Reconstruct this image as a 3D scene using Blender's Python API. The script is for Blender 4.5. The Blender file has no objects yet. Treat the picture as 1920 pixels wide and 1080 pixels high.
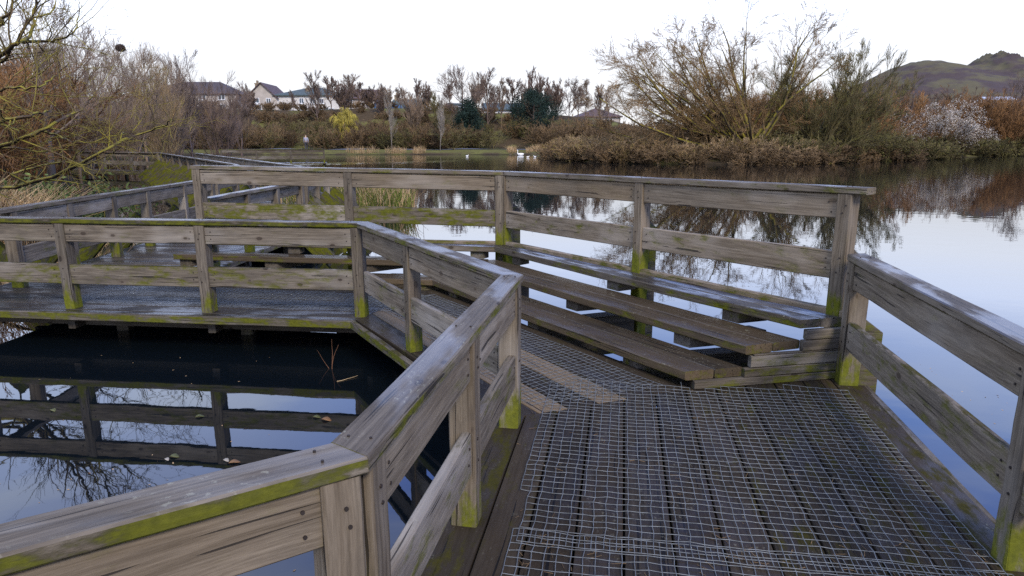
import bpy, math, random
import numpy as np

R = math.radians
S = bpy.context.scene
COL = S.collection
PI = math.pi

# ------------------------------------------------------------------ camera, sky, sun, exposure
EYE = 1.6
PITCH = 12.7
cam = bpy.data.cameras.new("camera")
cam.sensor_width = 36.0
cam.lens = 36.0 * 1260 / 1920
cam.clip_start = 0.05
cam.clip_end = 6000
camo = bpy.data.objects.new("camera", cam)
COL.objects.link(camo)
camo.location = (0, 0, EYE)
camo.rotation_euler = (R(90 - PITCH), 0, 0)
S.camera = camo

SUN_EL, SUN_AZ = R(38), R(160)
W = bpy.data.worlds.new("World")
S.world = W
W.use_nodes = True
nt = W.node_tree
nt.nodes.clear()


def nd(t, typ, **kw):
    n = t.nodes.new(typ)
    for k, v in kw.items():
        setattr(n, k, v)
    return n


def build_world():
    t = nt
    out = nd(t, "ShaderNodeOutputWorld")
    sky = nd(t, "ShaderNodeTexSky", sky_type="NISHITA", sun_disc=False)
    sky.sun_elevation = SUN_EL
    sky.sun_rotation = SUN_AZ
    bg1 = nd(t, "ShaderNodeBackground")
    bg1.inputs[1].default_value = 0.13
    t.links.new(sky.outputs[0], bg1.inputs[0])
    # cloud sheet: white and bright low down, thinner and bluer overhead
    tc = nd(t, "ShaderNodeTexCoord")
    sep = nd(t, "ShaderNodeSeparateXYZ")
    t.links.new(tc.outputs["Generated"], sep.inputs[0])
    ramp = nd(t, "ShaderNodeValToRGB")
    cr = ramp.color_ramp
    cr.elements[0].position = 0.0
    cr.elements[0].color = (0.43, 0.43, 0.445, 1)
    cr.elements[1].position = 1.0
    cr.elements[1].color = (0.16, 0.24, 0.50, 1)
    for p, c in ((0.085, (0.43, 0.437, 0.465, 1)), (0.14, (0.60, 0.64, 0.74, 1)), (0.19, (0.68, 0.77, 1.0, 1)), (0.26, (0.47, 0.61, 1.0, 1)), (0.35, (0.22, 0.40, 1.0, 1)), (0.46, (0.10, 0.24, 0.90, 1)), (0.62, (0.085, 0.18, 0.58, 1))):
        e = cr.elements.new(p)
        e.color = c
    t.links.new(sep.outputs[2], ramp.inputs[0])
    mp = nd(t, "ShaderNodeMapping")
    mp.inputs["Scale"].default_value = (1.5, 1.5, 5.0)
    t.links.new(tc.outputs["Generated"], mp.inputs[0])
    nz = nd(t, "ShaderNodeTexNoise")
    nz.inputs["Scale"].default_value = 2.2
    nz.inputs["Detail"].default_value = 4
    t.links.new(mp.outputs[0], nz.inputs[0])
    mr = nd(t, "ShaderNodeMapRange")
    mr.inputs[1].default_value = 0.50
    mr.inputs[2].default_value = 0.72
    mr.inputs[3].default_value = 0.0
    mr.inputs[4].default_value = 0.38
    t.links.new(nz.outputs[0], mr.inputs[0])
    mx = nd(t, "ShaderNodeMix", data_type="RGBA")
    mx.inputs["B"].default_value = (0.74, 0.83, 1.0, 1)
    lf = nd(t, "ShaderNodeMapRange")
    lf.interpolation_type = "SMOOTHSTEP"
    for i_, v_ in enumerate((0.05, -0.5, 0.0, 0.55)):
        lf.inputs[i_ + 1].default_value = v_
    t.links.new(sep.outputs[0], lf.inputs[0])
    ad = nd(t, "ShaderNodeMath", operation="ADD", use_clamp=True)
    t.links.new(mr.outputs[0], ad.inputs[0])
    t.links.new(lf.outputs[0], ad.inputs[1])
    hi = nd(t, "ShaderNodeMapRange")
    hi.interpolation_type = "SMOOTHSTEP"
    for i_, v_ in enumerate((0.17, 0.27, 0.0, 1.0)):
        hi.inputs[i_ + 1].default_value = v_
    t.links.new(sep.outputs[2], hi.inputs[0])
    fm = nd(t, "ShaderNodeMath", operation="MULTIPLY")
    t.links.new(ad.outputs[0], fm.inputs[0])
    t.links.new(hi.outputs[0], fm.inputs[1])
    t.links.new(fm.outputs[0], mx.inputs["Factor"])
    t.links.new(ramp.outputs[0], mx.inputs["A"])
    bg2 = nd(t, "ShaderNodeBackground")
    bg2.inputs[1].default_value = 1.75
    t.links.new(mx.outputs["Result"], bg2.inputs[0])
    ms = nd(t, "ShaderNodeMixShader")
    ms.inputs[0].default_value = 0.94
    t.links.new(bg1.outputs[0], ms.inputs[1])
    t.links.new(bg2.outputs[0], ms.inputs[2])
    t.links.new(ms.outputs[0], out.inputs[0])


build_world()

sl = bpy.data.lights.new("sun", "SUN")
sl.energy = 2.7
sl.angle = R(16)
sl.color = (1.0, 0.90, 0.74)
so = bpy.data.objects.new("sun", sl)
COL.objects.link(so)
so.rotation_euler = (R(90) - SUN_EL, 0, R(180) - SUN_AZ)

S.view_settings.view_transform = "Standard"
S.view_settings.look = "None"
S.view_settings.gamma = 1.0
S.view_settings.exposure = 0.5
S.view_settings.use_curve_mapping = False
S.cycles.max_bounces = 6
S.cycles.diffuse_bounces = 2
S.cycles.transparent_max_bounces = 6
S.cycles.use_denoising = False

WATER = -0.365


def at(x, y, Y):
    """photo pixel -> point at the true distance Y in front of the camera"""
    a = (x - 960) / 1260.0
    b = (540 - y) / 1260.0
    p = R(PITCH)
    ry = math.cos(p) + b * math.sin(p)
    t = Y / ry
    return (a * t, Y, EYE + (b * math.cos(p) - math.sin(p)) * t)


# ------------------------------------------------------------------ object helpers
def tag(o, label=None, cat=None, group=None, kind=None):
    if label:
        o["label"] = label
    if cat:
        o["category"] = cat
    if group:
        o["group"] = group
    if kind:
        o["kind"] = kind
    return o


def empty(name, loc=(0, 0, 0), rz=0.0, parent=None):
    o = bpy.data.objects.new(name, None)
    COL.objects.link(o)
    o.location = loc
    o.rotation_euler = (0, 0, rz)
    o.empty_display_size = 0.2
    if parent:
        o.parent = parent
    return o


def mesh_obj(name, V, F, mat, parent=None, smooth=False, attrs=None, matidx=None):
    """V: (n,3); F: list of faces or (m,k) int array"""
    me = bpy.data.meshes.new(name)
    V = np.asarray(V, dtype=np.float32)
    if isinstance(F, np.ndarray):
        m, k = F.shape
        me.vertices.add(len(V))
        me.vertices.foreach_set("co", V.ravel())
        me.loops.add(m * k)
        me.loops.foreach_set("vertex_index", F.astype(np.int32).ravel())
        me.polygons.add(m)
        me.polygons.foreach_set("loop_start", np.arange(0, m * k, k, dtype=np.int32))
        me.update(calc_edges=True)
        me.validate()
    else:
        me.from_pydata([tuple(v) for v in V], [], F)
        me.update()
    for n_, (typ, arr) in (attrs or {}).items():
        a = me.attributes.new(n_, typ, "POINT")
        a.data.foreach_set("vector" if typ == "FLOAT_VECTOR" else "value", np.asarray(arr, dtype=np.float32).ravel())
    for mm in (mat if isinstance(mat, (list, tuple)) else [mat]):
        me.materials.append(mm)
    if matidx is not None:
        me.polygons.foreach_set("material_index", np.asarray(matidx, dtype=np.int32))
    if smooth:
        me.polygons.foreach_set("use_smooth", np.ones(len(me.polygons), dtype=bool))
    o = bpy.data.objects.new(name, me)
    COL.objects.link(o)
    if parent:
        o.parent = parent
    return o


def copy_tree(o, parent=None):
    c = o.copy()
    COL.objects.link(c)
    if parent:
        c.parent = parent
    for ch in list(o.children):
        copy_tree(ch, c)
    return c


# ------------------------------------------------------------------ materials
def new_mat(name):
    m = bpy.data.materials.new(name)
    m.use_nodes = True
    t = m.node_tree
    t.nodes.clear()
    out = nd(t, "ShaderNodeOutputMaterial")
    b = nd(t, "ShaderNodeBsdfPrincipled")
    t.links.new(b.outputs[0], out.inputs[0])
    return m, t, b


class NB:
    """small node-building helper"""

    def __init__(s, t):
        s.t = t

    def link(s, a, b):
        if hasattr(a, "is_output") or isinstance(a, bpy.types.NodeSocket):
            s.t.links.new(a, b)
        else:
            b.default_value = a

    def math(s, op, a, b=0.0, clamp=False):
        n = nd(s.t, "ShaderNodeMath", operation=op, use_clamp=clamp)
        s.link(a, n.inputs[0])
        s.link(b, n.inputs[1])
        return n.outputs[0]

    def mix(s, f, a, b):
        n = nd(s.t, "ShaderNodeMix", data_type="RGBA")
        s.link(f, n.inputs["Factor"])
        s.link(a if not isinstance(a, tuple) else (*a, 1)[:4], n.inputs["A"])
        s.link(b if not isinstance(b, tuple) else (*b, 1)[:4], n.inputs["B"])
        return n.outputs["Result"]

    def mul(s, a, b, f=1.0):
        n = nd(s.t, "ShaderNodeMix", data_type="RGBA", blend_type="MULTIPLY")
        s.link(f, n.inputs["Factor"])
        s.link(a if not isinstance(a, tuple) else (*a, 1)[:4], n.inputs["A"])
        s.link(b if not isinstance(b, tuple) else (*b, 1)[:4], n.inputs["B"])
        return n.outputs["Result"]

    def noise(s, vec, scale, detail=4, rough=0.55, xyz=None, dist=0.0):
        v = vec
        if xyz is not None:
            mp = nd(s.t, "ShaderNodeMapping")
            mp.inputs["Scale"].default_value = xyz
            s.t.links.new(vec, mp.inputs[0])
            v = mp.outputs[0]
        n = nd(s.t, "ShaderNodeTexNoise")
        n.inputs["Scale"].default_value = scale
        n.inputs["Detail"].default_value = detail
        n.inputs["Roughness"].default_value = rough
        n.inputs["Distortion"].default_value = dist
        if v is not None:
            s.t.links.new(v, n.inputs[0])
        return n.outputs[0]

    def rng(s, v, a, b, c=0.0, d=1.0, smooth=True):
        n = nd(s.t, "ShaderNodeMapRange")
        if smooth:
            n.interpolation_type = "SMOOTHSTEP"
        for i, x in enumerate((a, b, c, d)):
            n.inputs[i + 1].default_value = x
        s.t.links.new(v, n.inputs[0])
        return n.outputs[0]

    def attr(s, name):
        return nd(s.t, "ShaderNodeAttribute", attribute_name=name)

    def bump(s, h, strength, dist, normal_in):
        n = nd(s.t, "ShaderNodeBump")
        n.inputs["Strength"].default_value = strength
        n.inputs["Distance"].default_value = dist
        s.t.links.new(h, n.inputs["Height"])
        s.t.links.new(n.outputs[0], normal_in)
        return n


def make_wood():
    m, t, b = new_mat("weathered_wood")
    n = NB(t)
    wc = n.attr("wc").outputs["Vector"]
    mo = nd(t, "ShaderNodeSeparateXYZ")
    t.links.new(n.attr("mo").outputs["Vector"], mo.inputs[0])
    tn = nd(t, "ShaderNodeSeparateXYZ")
    t.links.new(n.attr("tn").outputs["Vector"], tn.inputs[0])
    geo = nd(t, "ShaderNodeNewGeometry")
    sepn = nd(t, "ShaderNodeSeparateXYZ")
    t.links.new(geo.outputs["True Normal"], sepn.inputs[0])
    up = n.rng(sepn.outputs[2], 0.45, 0.8)
    # grain with gentle wander
    warp = n.noise(wc, 1.0, 2, 0.5, (1.1, 7, 7))
    wv = nd(t, "ShaderNodeVectorMath", operation="MULTIPLY_ADD")
    cmb = nd(t, "ShaderNodeCombineXYZ")
    t.links.new(warp, cmb.inputs[1])
    t.links.new(warp, cmb.inputs[2])
    t.links.new(cmb.outputs[0], wv.inputs[0])
    wv.inputs[1].default_value = (0, 0.05, 0.05)
    t.links.new(wc, wv.inputs[2])
    grain = n.noise(wv.outputs[0], 1.0, 8, 0.68, (3.4, 80, 80))
    rings = n.noise(wv.outputs[0], 1.0, 2, 0.5, (0.8, 26, 26))
    stain = n.noise(wc, 1.0, 6, 0.68, (3.4, 9, 9))
    blot = n.noise(wc, 1.0, 3, 0.6, (0.9, 2.5, 2.5))
    crack = n.noise(wv.outputs[0], 1.0, 1, 0.4, (1.0, 62, 62))
    crackm = n.math("MULTIPLY", n.rng(crack, 0.30, 0.322, 1.0, 0.0), 0.85)
    col = n.mix(n.rng(grain, 0.18, 0.82), (0.052, 0.043, 0.033), (0.236, 0.202, 0.156))
    col = n.mul(col, n.mix(n.rng(rings, 0.3, 0.7), (0.82, 0.79, 0.76), (1.06, 1.05, 1.04)))
    col = n.mix(n.math("MULTIPLY", n.rng(stain, 0.46, 0.74), 0.60), col, (0.050, 0.044, 0.039))
    col = n.mix(n.math("MULTIPLY", n.rng(blot, 0.50, 0.72), 0.42), col, (0.38, 0.35, 0.31))
    # knots
    vor = nd(t, "ShaderNodeTexVoronoi")
    mpv = nd(t, "ShaderNodeMapping")
    mpv.inputs["Scale"].default_value = (3.6, 6.5, 6.5)
    t.links.new(wc, mpv.inputs[0])
    t.links.new(mpv.outputs[0], vor.inputs[0])
    vor.inputs["Scale"].default_value = 1.0
    knot = n.rng(vor.outputs["Distance"], 0.085, 0.125, 1.0, 0.0)
    ring = n.math("MULTIPLY", n.rng(vor.outputs["Distance"], 0.12, 0.24, 1.0, 0.0), 0.35)
    col = n.mix(ring, col, (0.11, 0.085, 0.065))
    col = n.mix(n.math("MULTIPLY", knot, 0.85), col, (0.035, 0.027, 0.022))
    # warm raw heartwood
    col = n.mix(n.math("MULTIPLY", tn.outputs[1], n.rng(blot, 0.3, 0.6, 0.45, 1.0)), col, n.mix(grain, (0.135, 0.090, 0.043), (0.370, 0.260, 0.148)))
    col = n.mix(crackm, col, (0.02, 0.017, 0.015))
    brt = nd(t, "ShaderNodeVectorMath", operation="SCALE")
    t.links.new(col, brt.inputs[0])
    t.links.new(tn.outputs[0], brt.inputs["Scale"])
    col = brt.outputs[0]
    # lichen spots on upward faces
    lich = n.math("MULTIPLY", n.rng(n.noise(wc, 62, 3, 0.6, (0.8, 1, 1)), 0.60, 0.66), n.rng(n.noise(wc, 5.5, 3), 0.50, 0.60))
    lich = n.math("MULTIPLY", n.math("MULTIPLY", lich, up), tn.outputs[2])
    col = n.mix(n.math("MULTIPLY", lich, 0.8), col, (0.42, 0.41, 0.30))
    # moss
    mn = n.noise(wc, 1.0, 5, 0.65, (5, 14, 14))
    mn2 = n.noise(wc, 30.0, 3, 0.6)
    side = n.math("MULTIPLY", mo.outputs[0], n.math("SUBTRACT", 1.0, up))
    top = n.math("MULTIPLY", mo.outputs[1], up)
    lev = n.math("MAXIMUM", n.math("MAXIMUM", side, top), mo.outputs[2])
    mm = n.math("ADD", n.math("MULTIPLY", n.math("SUBTRACT", mn, 0.5), 2.7), n.math("SUBTRACT", lev, 0.60))
    mask = n.math("MULTIPLY", n.rng(mm, -0.28, 0.34), n.rng(lev, 0.02, 0.35))
    mcol = n.mix(mn2, (0.038, 0.047, 0.004), (0.178, 0.185, 0.008))
    mcol = n.mix(n.math("MULTIPLY", n.rng(mn, 0.56, 0.38), n.math("SUBTRACT", 1.0, mo.outputs[2])), mcol, (0.035, 0.034, 0.016))
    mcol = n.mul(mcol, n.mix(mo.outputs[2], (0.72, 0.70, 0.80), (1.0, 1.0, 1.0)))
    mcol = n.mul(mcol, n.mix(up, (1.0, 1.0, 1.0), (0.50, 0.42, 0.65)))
    col = n.mix(n.math("MULTIPLY", mask, 0.92), col, mcol)
    # a wet film darkens and glosses the tops
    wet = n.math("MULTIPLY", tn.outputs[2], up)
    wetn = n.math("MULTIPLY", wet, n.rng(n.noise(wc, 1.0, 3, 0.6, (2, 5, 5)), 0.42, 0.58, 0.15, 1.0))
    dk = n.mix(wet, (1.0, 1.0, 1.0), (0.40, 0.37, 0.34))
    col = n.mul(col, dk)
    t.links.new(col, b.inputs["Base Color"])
    rgh = n.math("ADD", n.math("MULTIPLY", wetn, -0.35), 0.78)
    rgh = n.math("ADD", rgh, n.math("MULTIPLY", mask, 0.3), clamp=True)
    t.links.new(rgh, b.inputs["Roughness"])
    b.inputs["Specular IOR Level"].default_value = 0.12
    t.links.new(n.math("MULTIPLY", wetn, n.math("SUBTRACT", 1.0, mask)), b.inputs["Coat Weight"])
    b.inputs["Coat Roughness"].default_value = 0.3
    b.inputs["Coat IOR"].default_value = 1.45
    h = n.math("ADD", n.math("MULTIPLY", grain, 1.0), n.math("MULTIPLY", crackm, -1.6))
    h = n.math("ADD", h, n.math("MULTIPLY", n.math("MULTIPLY", mask, mn2), 2.5))
    n.bump(h, 0.55, 0.0035, b.inputs["Normal"])
    return m


WOOD = make_wood()


def simple_mat(name, col, rough=0.7, metal=0.0, var=0.15, scale=8.0, spec=0.4, bump=0.0):
    m, t, b = new_mat(name)
    n = NB(t)
    tc = nd(t, "ShaderNodeTexCoord")
    nz = n.noise(tc.outputs["Object"], scale, 4)
    lo = tuple(c * (1 - var) for c in col)
    hi = tuple(min(1, c * (1 + var)) for c in col)
    t.links.new(n.mix(n.rng(nz, 0.3, 0.7), lo, hi), b.inputs["Base Color"])
    b.inputs["Roughness"].default_value = rough
    b.inputs["Metallic"].default_value = metal
    b.inputs["Specular IOR Level"].default_value = spec
    if bump:
        n.bump(nz, bump, 0.01, b.inputs["Normal"])
    return m


def twig_mat(name, c0, c1, lichen=None, lf=0.0):
    """bark: colour runs between c0 and c1 with the per-plant value tv; lichen patches on upward sides"""
    m, t, b = new_mat(name)
    n = NB(t)
    tv = n.attr("tv").outputs["Fac"]
    geo = nd(t, "ShaderNodeNewGeometry")
    col = n.mix(tv, c0, c1)
    nz = n.noise(geo.outputs["Position"], 0.9, 4, 0.6)
    col = n.mul(col, n.mix(n.rng(nz, 0.3, 0.7), (0.62, 0.62, 0.62), (1.25, 1.2, 1.15)))
    if lichen:
        ln = n.noise(geo.outputs["Position"], 2.3, 4, 0.65)
        sp = nd(t, "ShaderNodeSeparateXYZ")
        t.links.new(geo.outputs["Normal"], sp.inputs[0])
        f = n.math("MULTIPLY", n.rng(ln, 0.52 - lf * 0.2, 0.62 - lf * 0.2), n.rng(sp.outputs[2], -0.5, 0.5))
        col = n.mix(n.math("MULTIPLY", f, 0.85), col, lichen)
    t.links.new(col, b.inputs["Base Color"])
    b.inputs["Roughness"].default_value = 0.85
    b.inputs["Specular IOR Level"].default_value = 0.2
    return m


GALV = simple_mat("galvanised_wire", (0.150, 0.158, 0.156), 0.55, 0.4, 0.3, 30)
BOLT = simple_mat("rusted_bolt", (0.03, 0.022, 0.018), 0.7, 0.3)

# ------------------------------------------------------------------ wooden pieces
RNG = random.Random(7)


class Wood:
    """collects timber pieces into one mesh with grain, moss and tint attributes"""

    def __init__(s):
        s.v, s.f, s.wc, s.mo, s.tn, s.mi = [], [], [], [], [], []

    def rings(s, secs, alongs, mo, tn, wcf):
        base = len(s.v)
        k = len(secs[0])
        seed = (RNG.uniform(0, 60), RNG.uniform(0, 60), RNG.uniform(0, 60))
        for i, sec in enumerate(secs):
            for j, p in enumerate(sec):
                s.v.append(p)
                u, w = wcf(i, j)
                s.wc.append((alongs[i] + seed[0], u + seed[1], w + seed[2]))
                s.mo.append(mo(i) if callable(mo) else mo)
                s.tn.append(tn)
        for i in range(len(secs) - 1):
            for j in range(k):
                a = base + i * k + j
                b = base + i * k + (j + 1) % k
                s.f.append((a, b, b + k, a + k))
        s.f.append(tuple(base + j for j in range(k))[::-1])
        s.f.append(tuple(base + (len(secs) - 1) * k + j for j in range(k)))

    def board(s, L0, R0, L1, R1, zt0, zb0, zt1=None, zb1=None, mo=(0, 0, 0), tn=(1, 0, 0), c=0.005, nseg=None, wob=0.0018):
        """board between two plan edges L0-R0 and L1-R1 (so ends can be mitred)"""
        zt1 = zt0 if zt1 is None else zt1
        zb1 = zb0 if zb1 is None else zb1
        L0, R0, L1, R1 = (np.array(q, float)[:2] for q in (L0, R0, L1, R1))
        wd = np.linalg.norm(R0 - L0)
        ln = np.linalg.norm((L1 + R1) / 2 - (L0 + R0) / 2)
        nseg = nseg or max(1, int(ln / 0.3))
        cs = min(0.45, c / max(wd, 1e-6))
        secs, al, loc = [], [], []
        for i in range(nseg + 1):
            q = i / nseg
            l, r = L0 + (L1 - L0) * q, R0 + (R1 - R0) * q
            zt, zb = zt0 + (zt1 - zt0) * q, zb0 + (zb1 - zb0) * q
            w = [RNG.uniform(-wob, wob) for _ in range(4)]
            nrm = (r - l) / max(wd, 1e-6)
            pts = [(cs, zb), (1 - cs, zb), (1, zb + c), (1, zt - c), (1 - cs, zt), (cs, zt), (0, zt - c), (0, zb + c)]
            sec = []
            lc = []
            for a, z in pts:
                p = l + (r - l) * a + nrm * (w[0] if a < 0.5 else w[1])
                zz = z + (w[2] if z > (zt + zb) / 2 else w[3])
                sec.append((p[0], p[1], zz))
                lc.append((a * wd, z))
            secs.append(sec)
            loc.append(lc)
            al.append(q * ln)
        s.rings(secs, al, mo, tn, lambda i, j: loc[i][j])
        return s

    def post(s, P, ax, wx, wy, z0, z1, mo=(0, 0, 0), tn=(1, 0, 0), foot=0.0, c=0.006, lean=(0, 0), footz=None):
        """upright of wx (along ax) by wy (across), corner-chamfered, centred on P"""
        ax = np.array(ax, float)[:2]
        ax = ax / np.linalg.norm(ax)
        ay = np.array((-ax[1], ax[0]))
        n = max(2, int((z1 - z0) / 0.08))
        secs, al, loc, mos = [], [], [], []
        hx, hy = wx / 2, wy / 2
        ring = [(-hx + c, -hy), (hx - c, -hy), (hx, -hy + c), (hx, hy - c), (hx - c, hy), (-hx + c, hy), (-hx, hy - c), (-hx, -hy + c)]
        fz = z0 if footz is None else footz
        for i in range(n + 1):
            q = i / n
            z = z0 + (z1 - z0) * q
            w = (RNG.uniform(-0.0015, 0.0015), RNG.uniform(-0.0015, 0.0015))
            cx = P[0] + lean[0] * (z - fz) + w[0]
            cy = P[1] + lean[1] * (z - fz) + w[1]
            secs.append([(cx + ax[0] * a + ay[0] * b_, cy + ax[1] * a + ay[1] * b_, z) for a, b_ in ring])
            loc.append([(a + hx, b_ + hy) for a, b_ in ring])
            al.append(q * (z1 - z0))
            f = max(0.0, min(1.0, 1 - (z - fz - 0.02) / 0.34))
            mos.append((mo[0], mo[1], foot * f * f * (3 - 2 * f)))
        s.rings(secs, al, lambda i: mos[i], tn, lambda i, j: loc[i][j])
        return s

    def prism(s, poly, ztop, zbot, d, mo=(0, 0, 0), tn=(1, 0, 0)):
        """flat plank of any plan outline; d = grain direction"""
        d = np.array(d, float)
        d /= np.linalg.norm(d)
        e = np.array((-d[1], d[0]))
        c = np.mean(np.array(poly), axis=0)
        seed = (RNG.uniform(0, 60), RNG.uniform(0, 60), RNG.uniform(0, 60))
        base = len(s.v)
        k = len(poly)
        for z, ins in ((zbot, 0), (ztop - 0.004, 0), (ztop, 0.003)):
            for p in poly:
                p = np.array(p, float)
                if ins:
                    v = c - p
                    p = p + d * np.sign(v @ d) * ins + e * np.sign(v @ e) * ins
                s.v.append((p[0], p[1], z))
                s.wc.append(((p @ d) + seed[0], (p @ e) + seed[1], z + seed[2]))
                s.mo.append(mo)
                s.tn.append(tn)
        for r in range(2):
            for j in range(k):
                a = base + r * k + j
                b = base + r * k + (j + 1) % k
                s.f.append((a, b, b + k, a + k))
        s.f.append(tuple(base + 2 * k + j for j in range(k)))
        s.f.append(tuple(base + j for j in range(k))[::-1])
        return s

    def bar(s, p0, p1, w, h, mo=(0, 0, 0), tn=(1, 0, 0), up=(0, 0, 1)):
        """straight bar between two 3-D points (sloping braces)"""
        p0, p1, up = np.array(p0, float), np.array(p1, float), np.array(up, float)
        d = p1 - p0
        ln = np.linalg.norm(d)
        d /= ln
        x = np.cross(d, up)
        x /= np.linalg.norm(x)
        y = np.cross(x, d)
        c = 0.005
        hx, hy = w / 2, h / 2
        ring = [(-hx + c, -hy), (hx - c, -hy), (hx, -hy + c), (hx, hy - c), (hx - c, hy), (-hx + c, hy), (-hx, hy - c), (-hx, -hy + c)]
        secs = [[tuple(p + x * a + y * b_) for a, b_ in ring] for p in (p0, (p0 + p1) / 2, p1)]
        s.rings(secs, [0, ln / 2, ln], mo, tn, lambda i, j: (ring[j][0], ring[j][1]))
        return s

    def bolt(s, p, nrm, r=0.011):
        """dark bolt head let into the timber"""
        nrm = np.array(nrm, float)
        nrm /= np.linalg.norm(nrm)
        a = np.cross(nrm, (0.3, 0.2, 1.0))
        a /= np.linalg.norm(a)
        b = np.cross(nrm, a)
        base = len(s.v)
        p = np.array(p, float)
        for h in (-0.004, 0.0035):
            for i in range(8):
                q = i * PI / 4
                s.v.append(tuple(p + nrm * h + (a * math.cos(q) + b * math.sin(q)) * r))
                s.wc.append((0, 0, 0))
                s.mo.append((0, 0, 0))
                s.tn.append((0.3, 0, 0))
        n0 = len(s.f)
        for i in range(8):
            j = (i + 1) % 8
            s.f.append((base + i, base + j, base + 8 + j, base + 8 + i))
        s.f.append(tuple(base + 8 + i for i in range(8)))
        s.mi.extend(range(n0, len(s.f)))
        return s

    def build(s, name, parent=None):
        mi = np.zeros(len(s.f), int)
        if s.mi:
            mi[s.mi] = 1
        return mesh_obj(name, s.v, s.f, [WOOD, BOLT] if s.mi else WOOD, parent, False,
                        {"wc": ("FLOAT_VECTOR", s.wc), "mo": ("FLOAT_VECTOR", s.mo), "tn": ("FLOAT_VECTOR", s.tn)}, mi if s.mi else None)


def V2(*a):
    return np.array(a, float)


def lerp(a, b, t):
    return np.array(a, float) * (1 - t) + np.array(b, float) * t


def railing(label, in0, out0, in1, out1, z0, z1, posts, face="in", base=0.0, cat="railing", brace=None, group=None, capmo=(0.35, 0.05, 0),
            wet=0.8, detail=True, foot=1.0, warm=0.12, toplow=0.6, gust=None, bot=None, name="railing", bright=1.0, ends=(), lowmoss=0.30):
    """posts: list of (t, kind); boards run from post to post. in/out are the two plan edges of the capping board"""
    in0, out0, in1, out1 = (V2(*q) for q in (in0, out0, in1, out1))
    c0, c1 = (in0 + out0) / 2, (in1 + out1) / 2
    d = (c1 - c0) / np.linalg.norm(c1 - c0)
    ln = np.linalg.norm(c1 - c0)
    nin = V2(-d[1], d[0])
    if nin @ (in0 - out0) < 0:
        nin = -nin
    fs = nin if face == "in" else -nin
    root = empty(name, (0, 0, 0))
    tag(root, label, cat, group)
    wd = abs((in0 - out0) @ nin)
    # capping board
    Wd = Wood()
    Wd.board(out0, in0, out1, in1, z0, z0 - 0.045, z1, z1 - 0.045, capmo, (0.92 * bright, 0.1, wet), c=0.006)
    if detail:
        for t_ in posts:
            t_ = min(max(t_, 0.03), 0.97)
            for off in (-0.03, 0.03):
                p = lerp(c0, c1, t_) + nin * off
                Wd.bolt((p[0], p[1], z0 + (z1 - z0) * t_ + 0.001), (0, 0, 1), 0.0038)
    Wd.build("cap_rail", root)
    tz = lambda t_: z0 + (z1 - z0) * t_
    # uprights
    pw = 0.098
    for t_ in posts:
        P = lerp(c0, c1, t_)
        w = Wood()
        bz = base(t_) if callable(base) else base
        w.post(P, d, pw, wd - 0.012, (bot if bot is not None else bz - 0.02), tz(t_) - 0.047, (0.12, 0, 0), (RNG.uniform(0.72, 0.95) * bright, RNG.uniform(0, warm), 0.0), foot * RNG.uniform(0.72, 1.05), footz=bz)
        if detail:
            for dz in (0.12, 0.17, 0.47, 0.57):
                p = P + fs * (wd / 2 - 0.005) + d * RNG.uniform(-0.02, 0.02)
                w.bolt((p[0], p[1], tz(t_) - dz), (fs[0], fs[1], 0), 0.0055)
        w.build("post", root)
        if gust:
            g = Wood()
            zt = bz + gust
            o = P - nin * (wd / 2 - 0.005)
            o2 = o - nin * 0.115
            a = d * 0.03
            # short plank standing outside the post, its head cut on a slope
            poly = [o, o2]
            g.board(o - a, o + a, o2 - a, o2 + a, zt, -0.32, zt - 0.085, -0.32, (0.55, 0.9, 0.15), (0.6, 0, 0))
            g.build("brace_plank", root)
    # boards
    ts = sorted(list(posts) + list(ends))
    for i in range(len(ts) - 1):
        for k, (a, b_) in enumerate(((0.05, 0.215), (0.43, 0.62))):
            hw = pw / 2 / ln
            ta, tb = ts[i] + hw + 0.001 / ln, ts[i + 1] - hw - 0.001 / ln
            fo = (wd / 2 - 0.022) * fs
            th = 0.042 * fs
            P, Q = lerp(c0, c1, ta) + fo, lerp(c0, c1, tb) + fo
            w = Wood()
            j0, j1 = RNG.uniform(-0.004, 0.004), RNG.uniform(-0.004, 0.004)
            w.board(P, P - th, Q, Q - th, tz(ta) - a + j0, tz(ta) - b_ + j0, tz(tb) - a + j1, tz(tb) - b_ + j1,
                    ((0.18 if k == 0 else lowmoss), toplow, 0), (RNG.uniform(0.85, 1.15) * bright, RNG.uniform(0.4, 1) * warm * (1.3 if k == 0 else 0.5), 0.15), c=0.006)
            if detail:
                for q_, sg in ((P, 1), (Q, -1)):
                    for dz in (0.055, 0.12):
                        p = q_ + d * sg * RNG.uniform(0.035, 0.06) + fs * 0.001
                        w.bolt((p[0], p[1], tz(ta if sg > 0 else tb) - a - dz), (fs[0], fs[1], 0), 0.0052)
            w.build("rail_board", root)
    # sloping outriggers
    if brace:
        side, reach, zz, sel = brace
        for t_ in posts:
            if sel and not sel(t_):
                continue
            P = lerp(c0, c1, t_)
            o = (nin if side == "in" else -nin)
            p0 = P + o * (wd / 2 + 0.01)
            p1 = P + o * reach
            w = Wood()
            w.bar((p0[0], p0[1], zz), (p1[0], p1[1], -0.30), 0.07, 0.24, (0.8, 1.0, 0.2), (0.55, 0, 0))
            w.build("brace", root)
    return root


def clip(poly, a, nrm, keep_le=True):
    """keep the part of poly with nrm.p <= a (or >=)"""
    s = 1 if keep_le else -1
    out = []
    for i in range(len(poly)):
        p, q = poly[i], poly[(i + 1) % len(poly)]
        dp, dq = s * (nrm @ p - a), s * (nrm @ q - a)
        if dp <= 0:
            out.append(p)
        if dp * dq < 0:
            t_ = dp / (dp - dq)
            out.append(p + (q - p) * t_)
    return out


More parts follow.
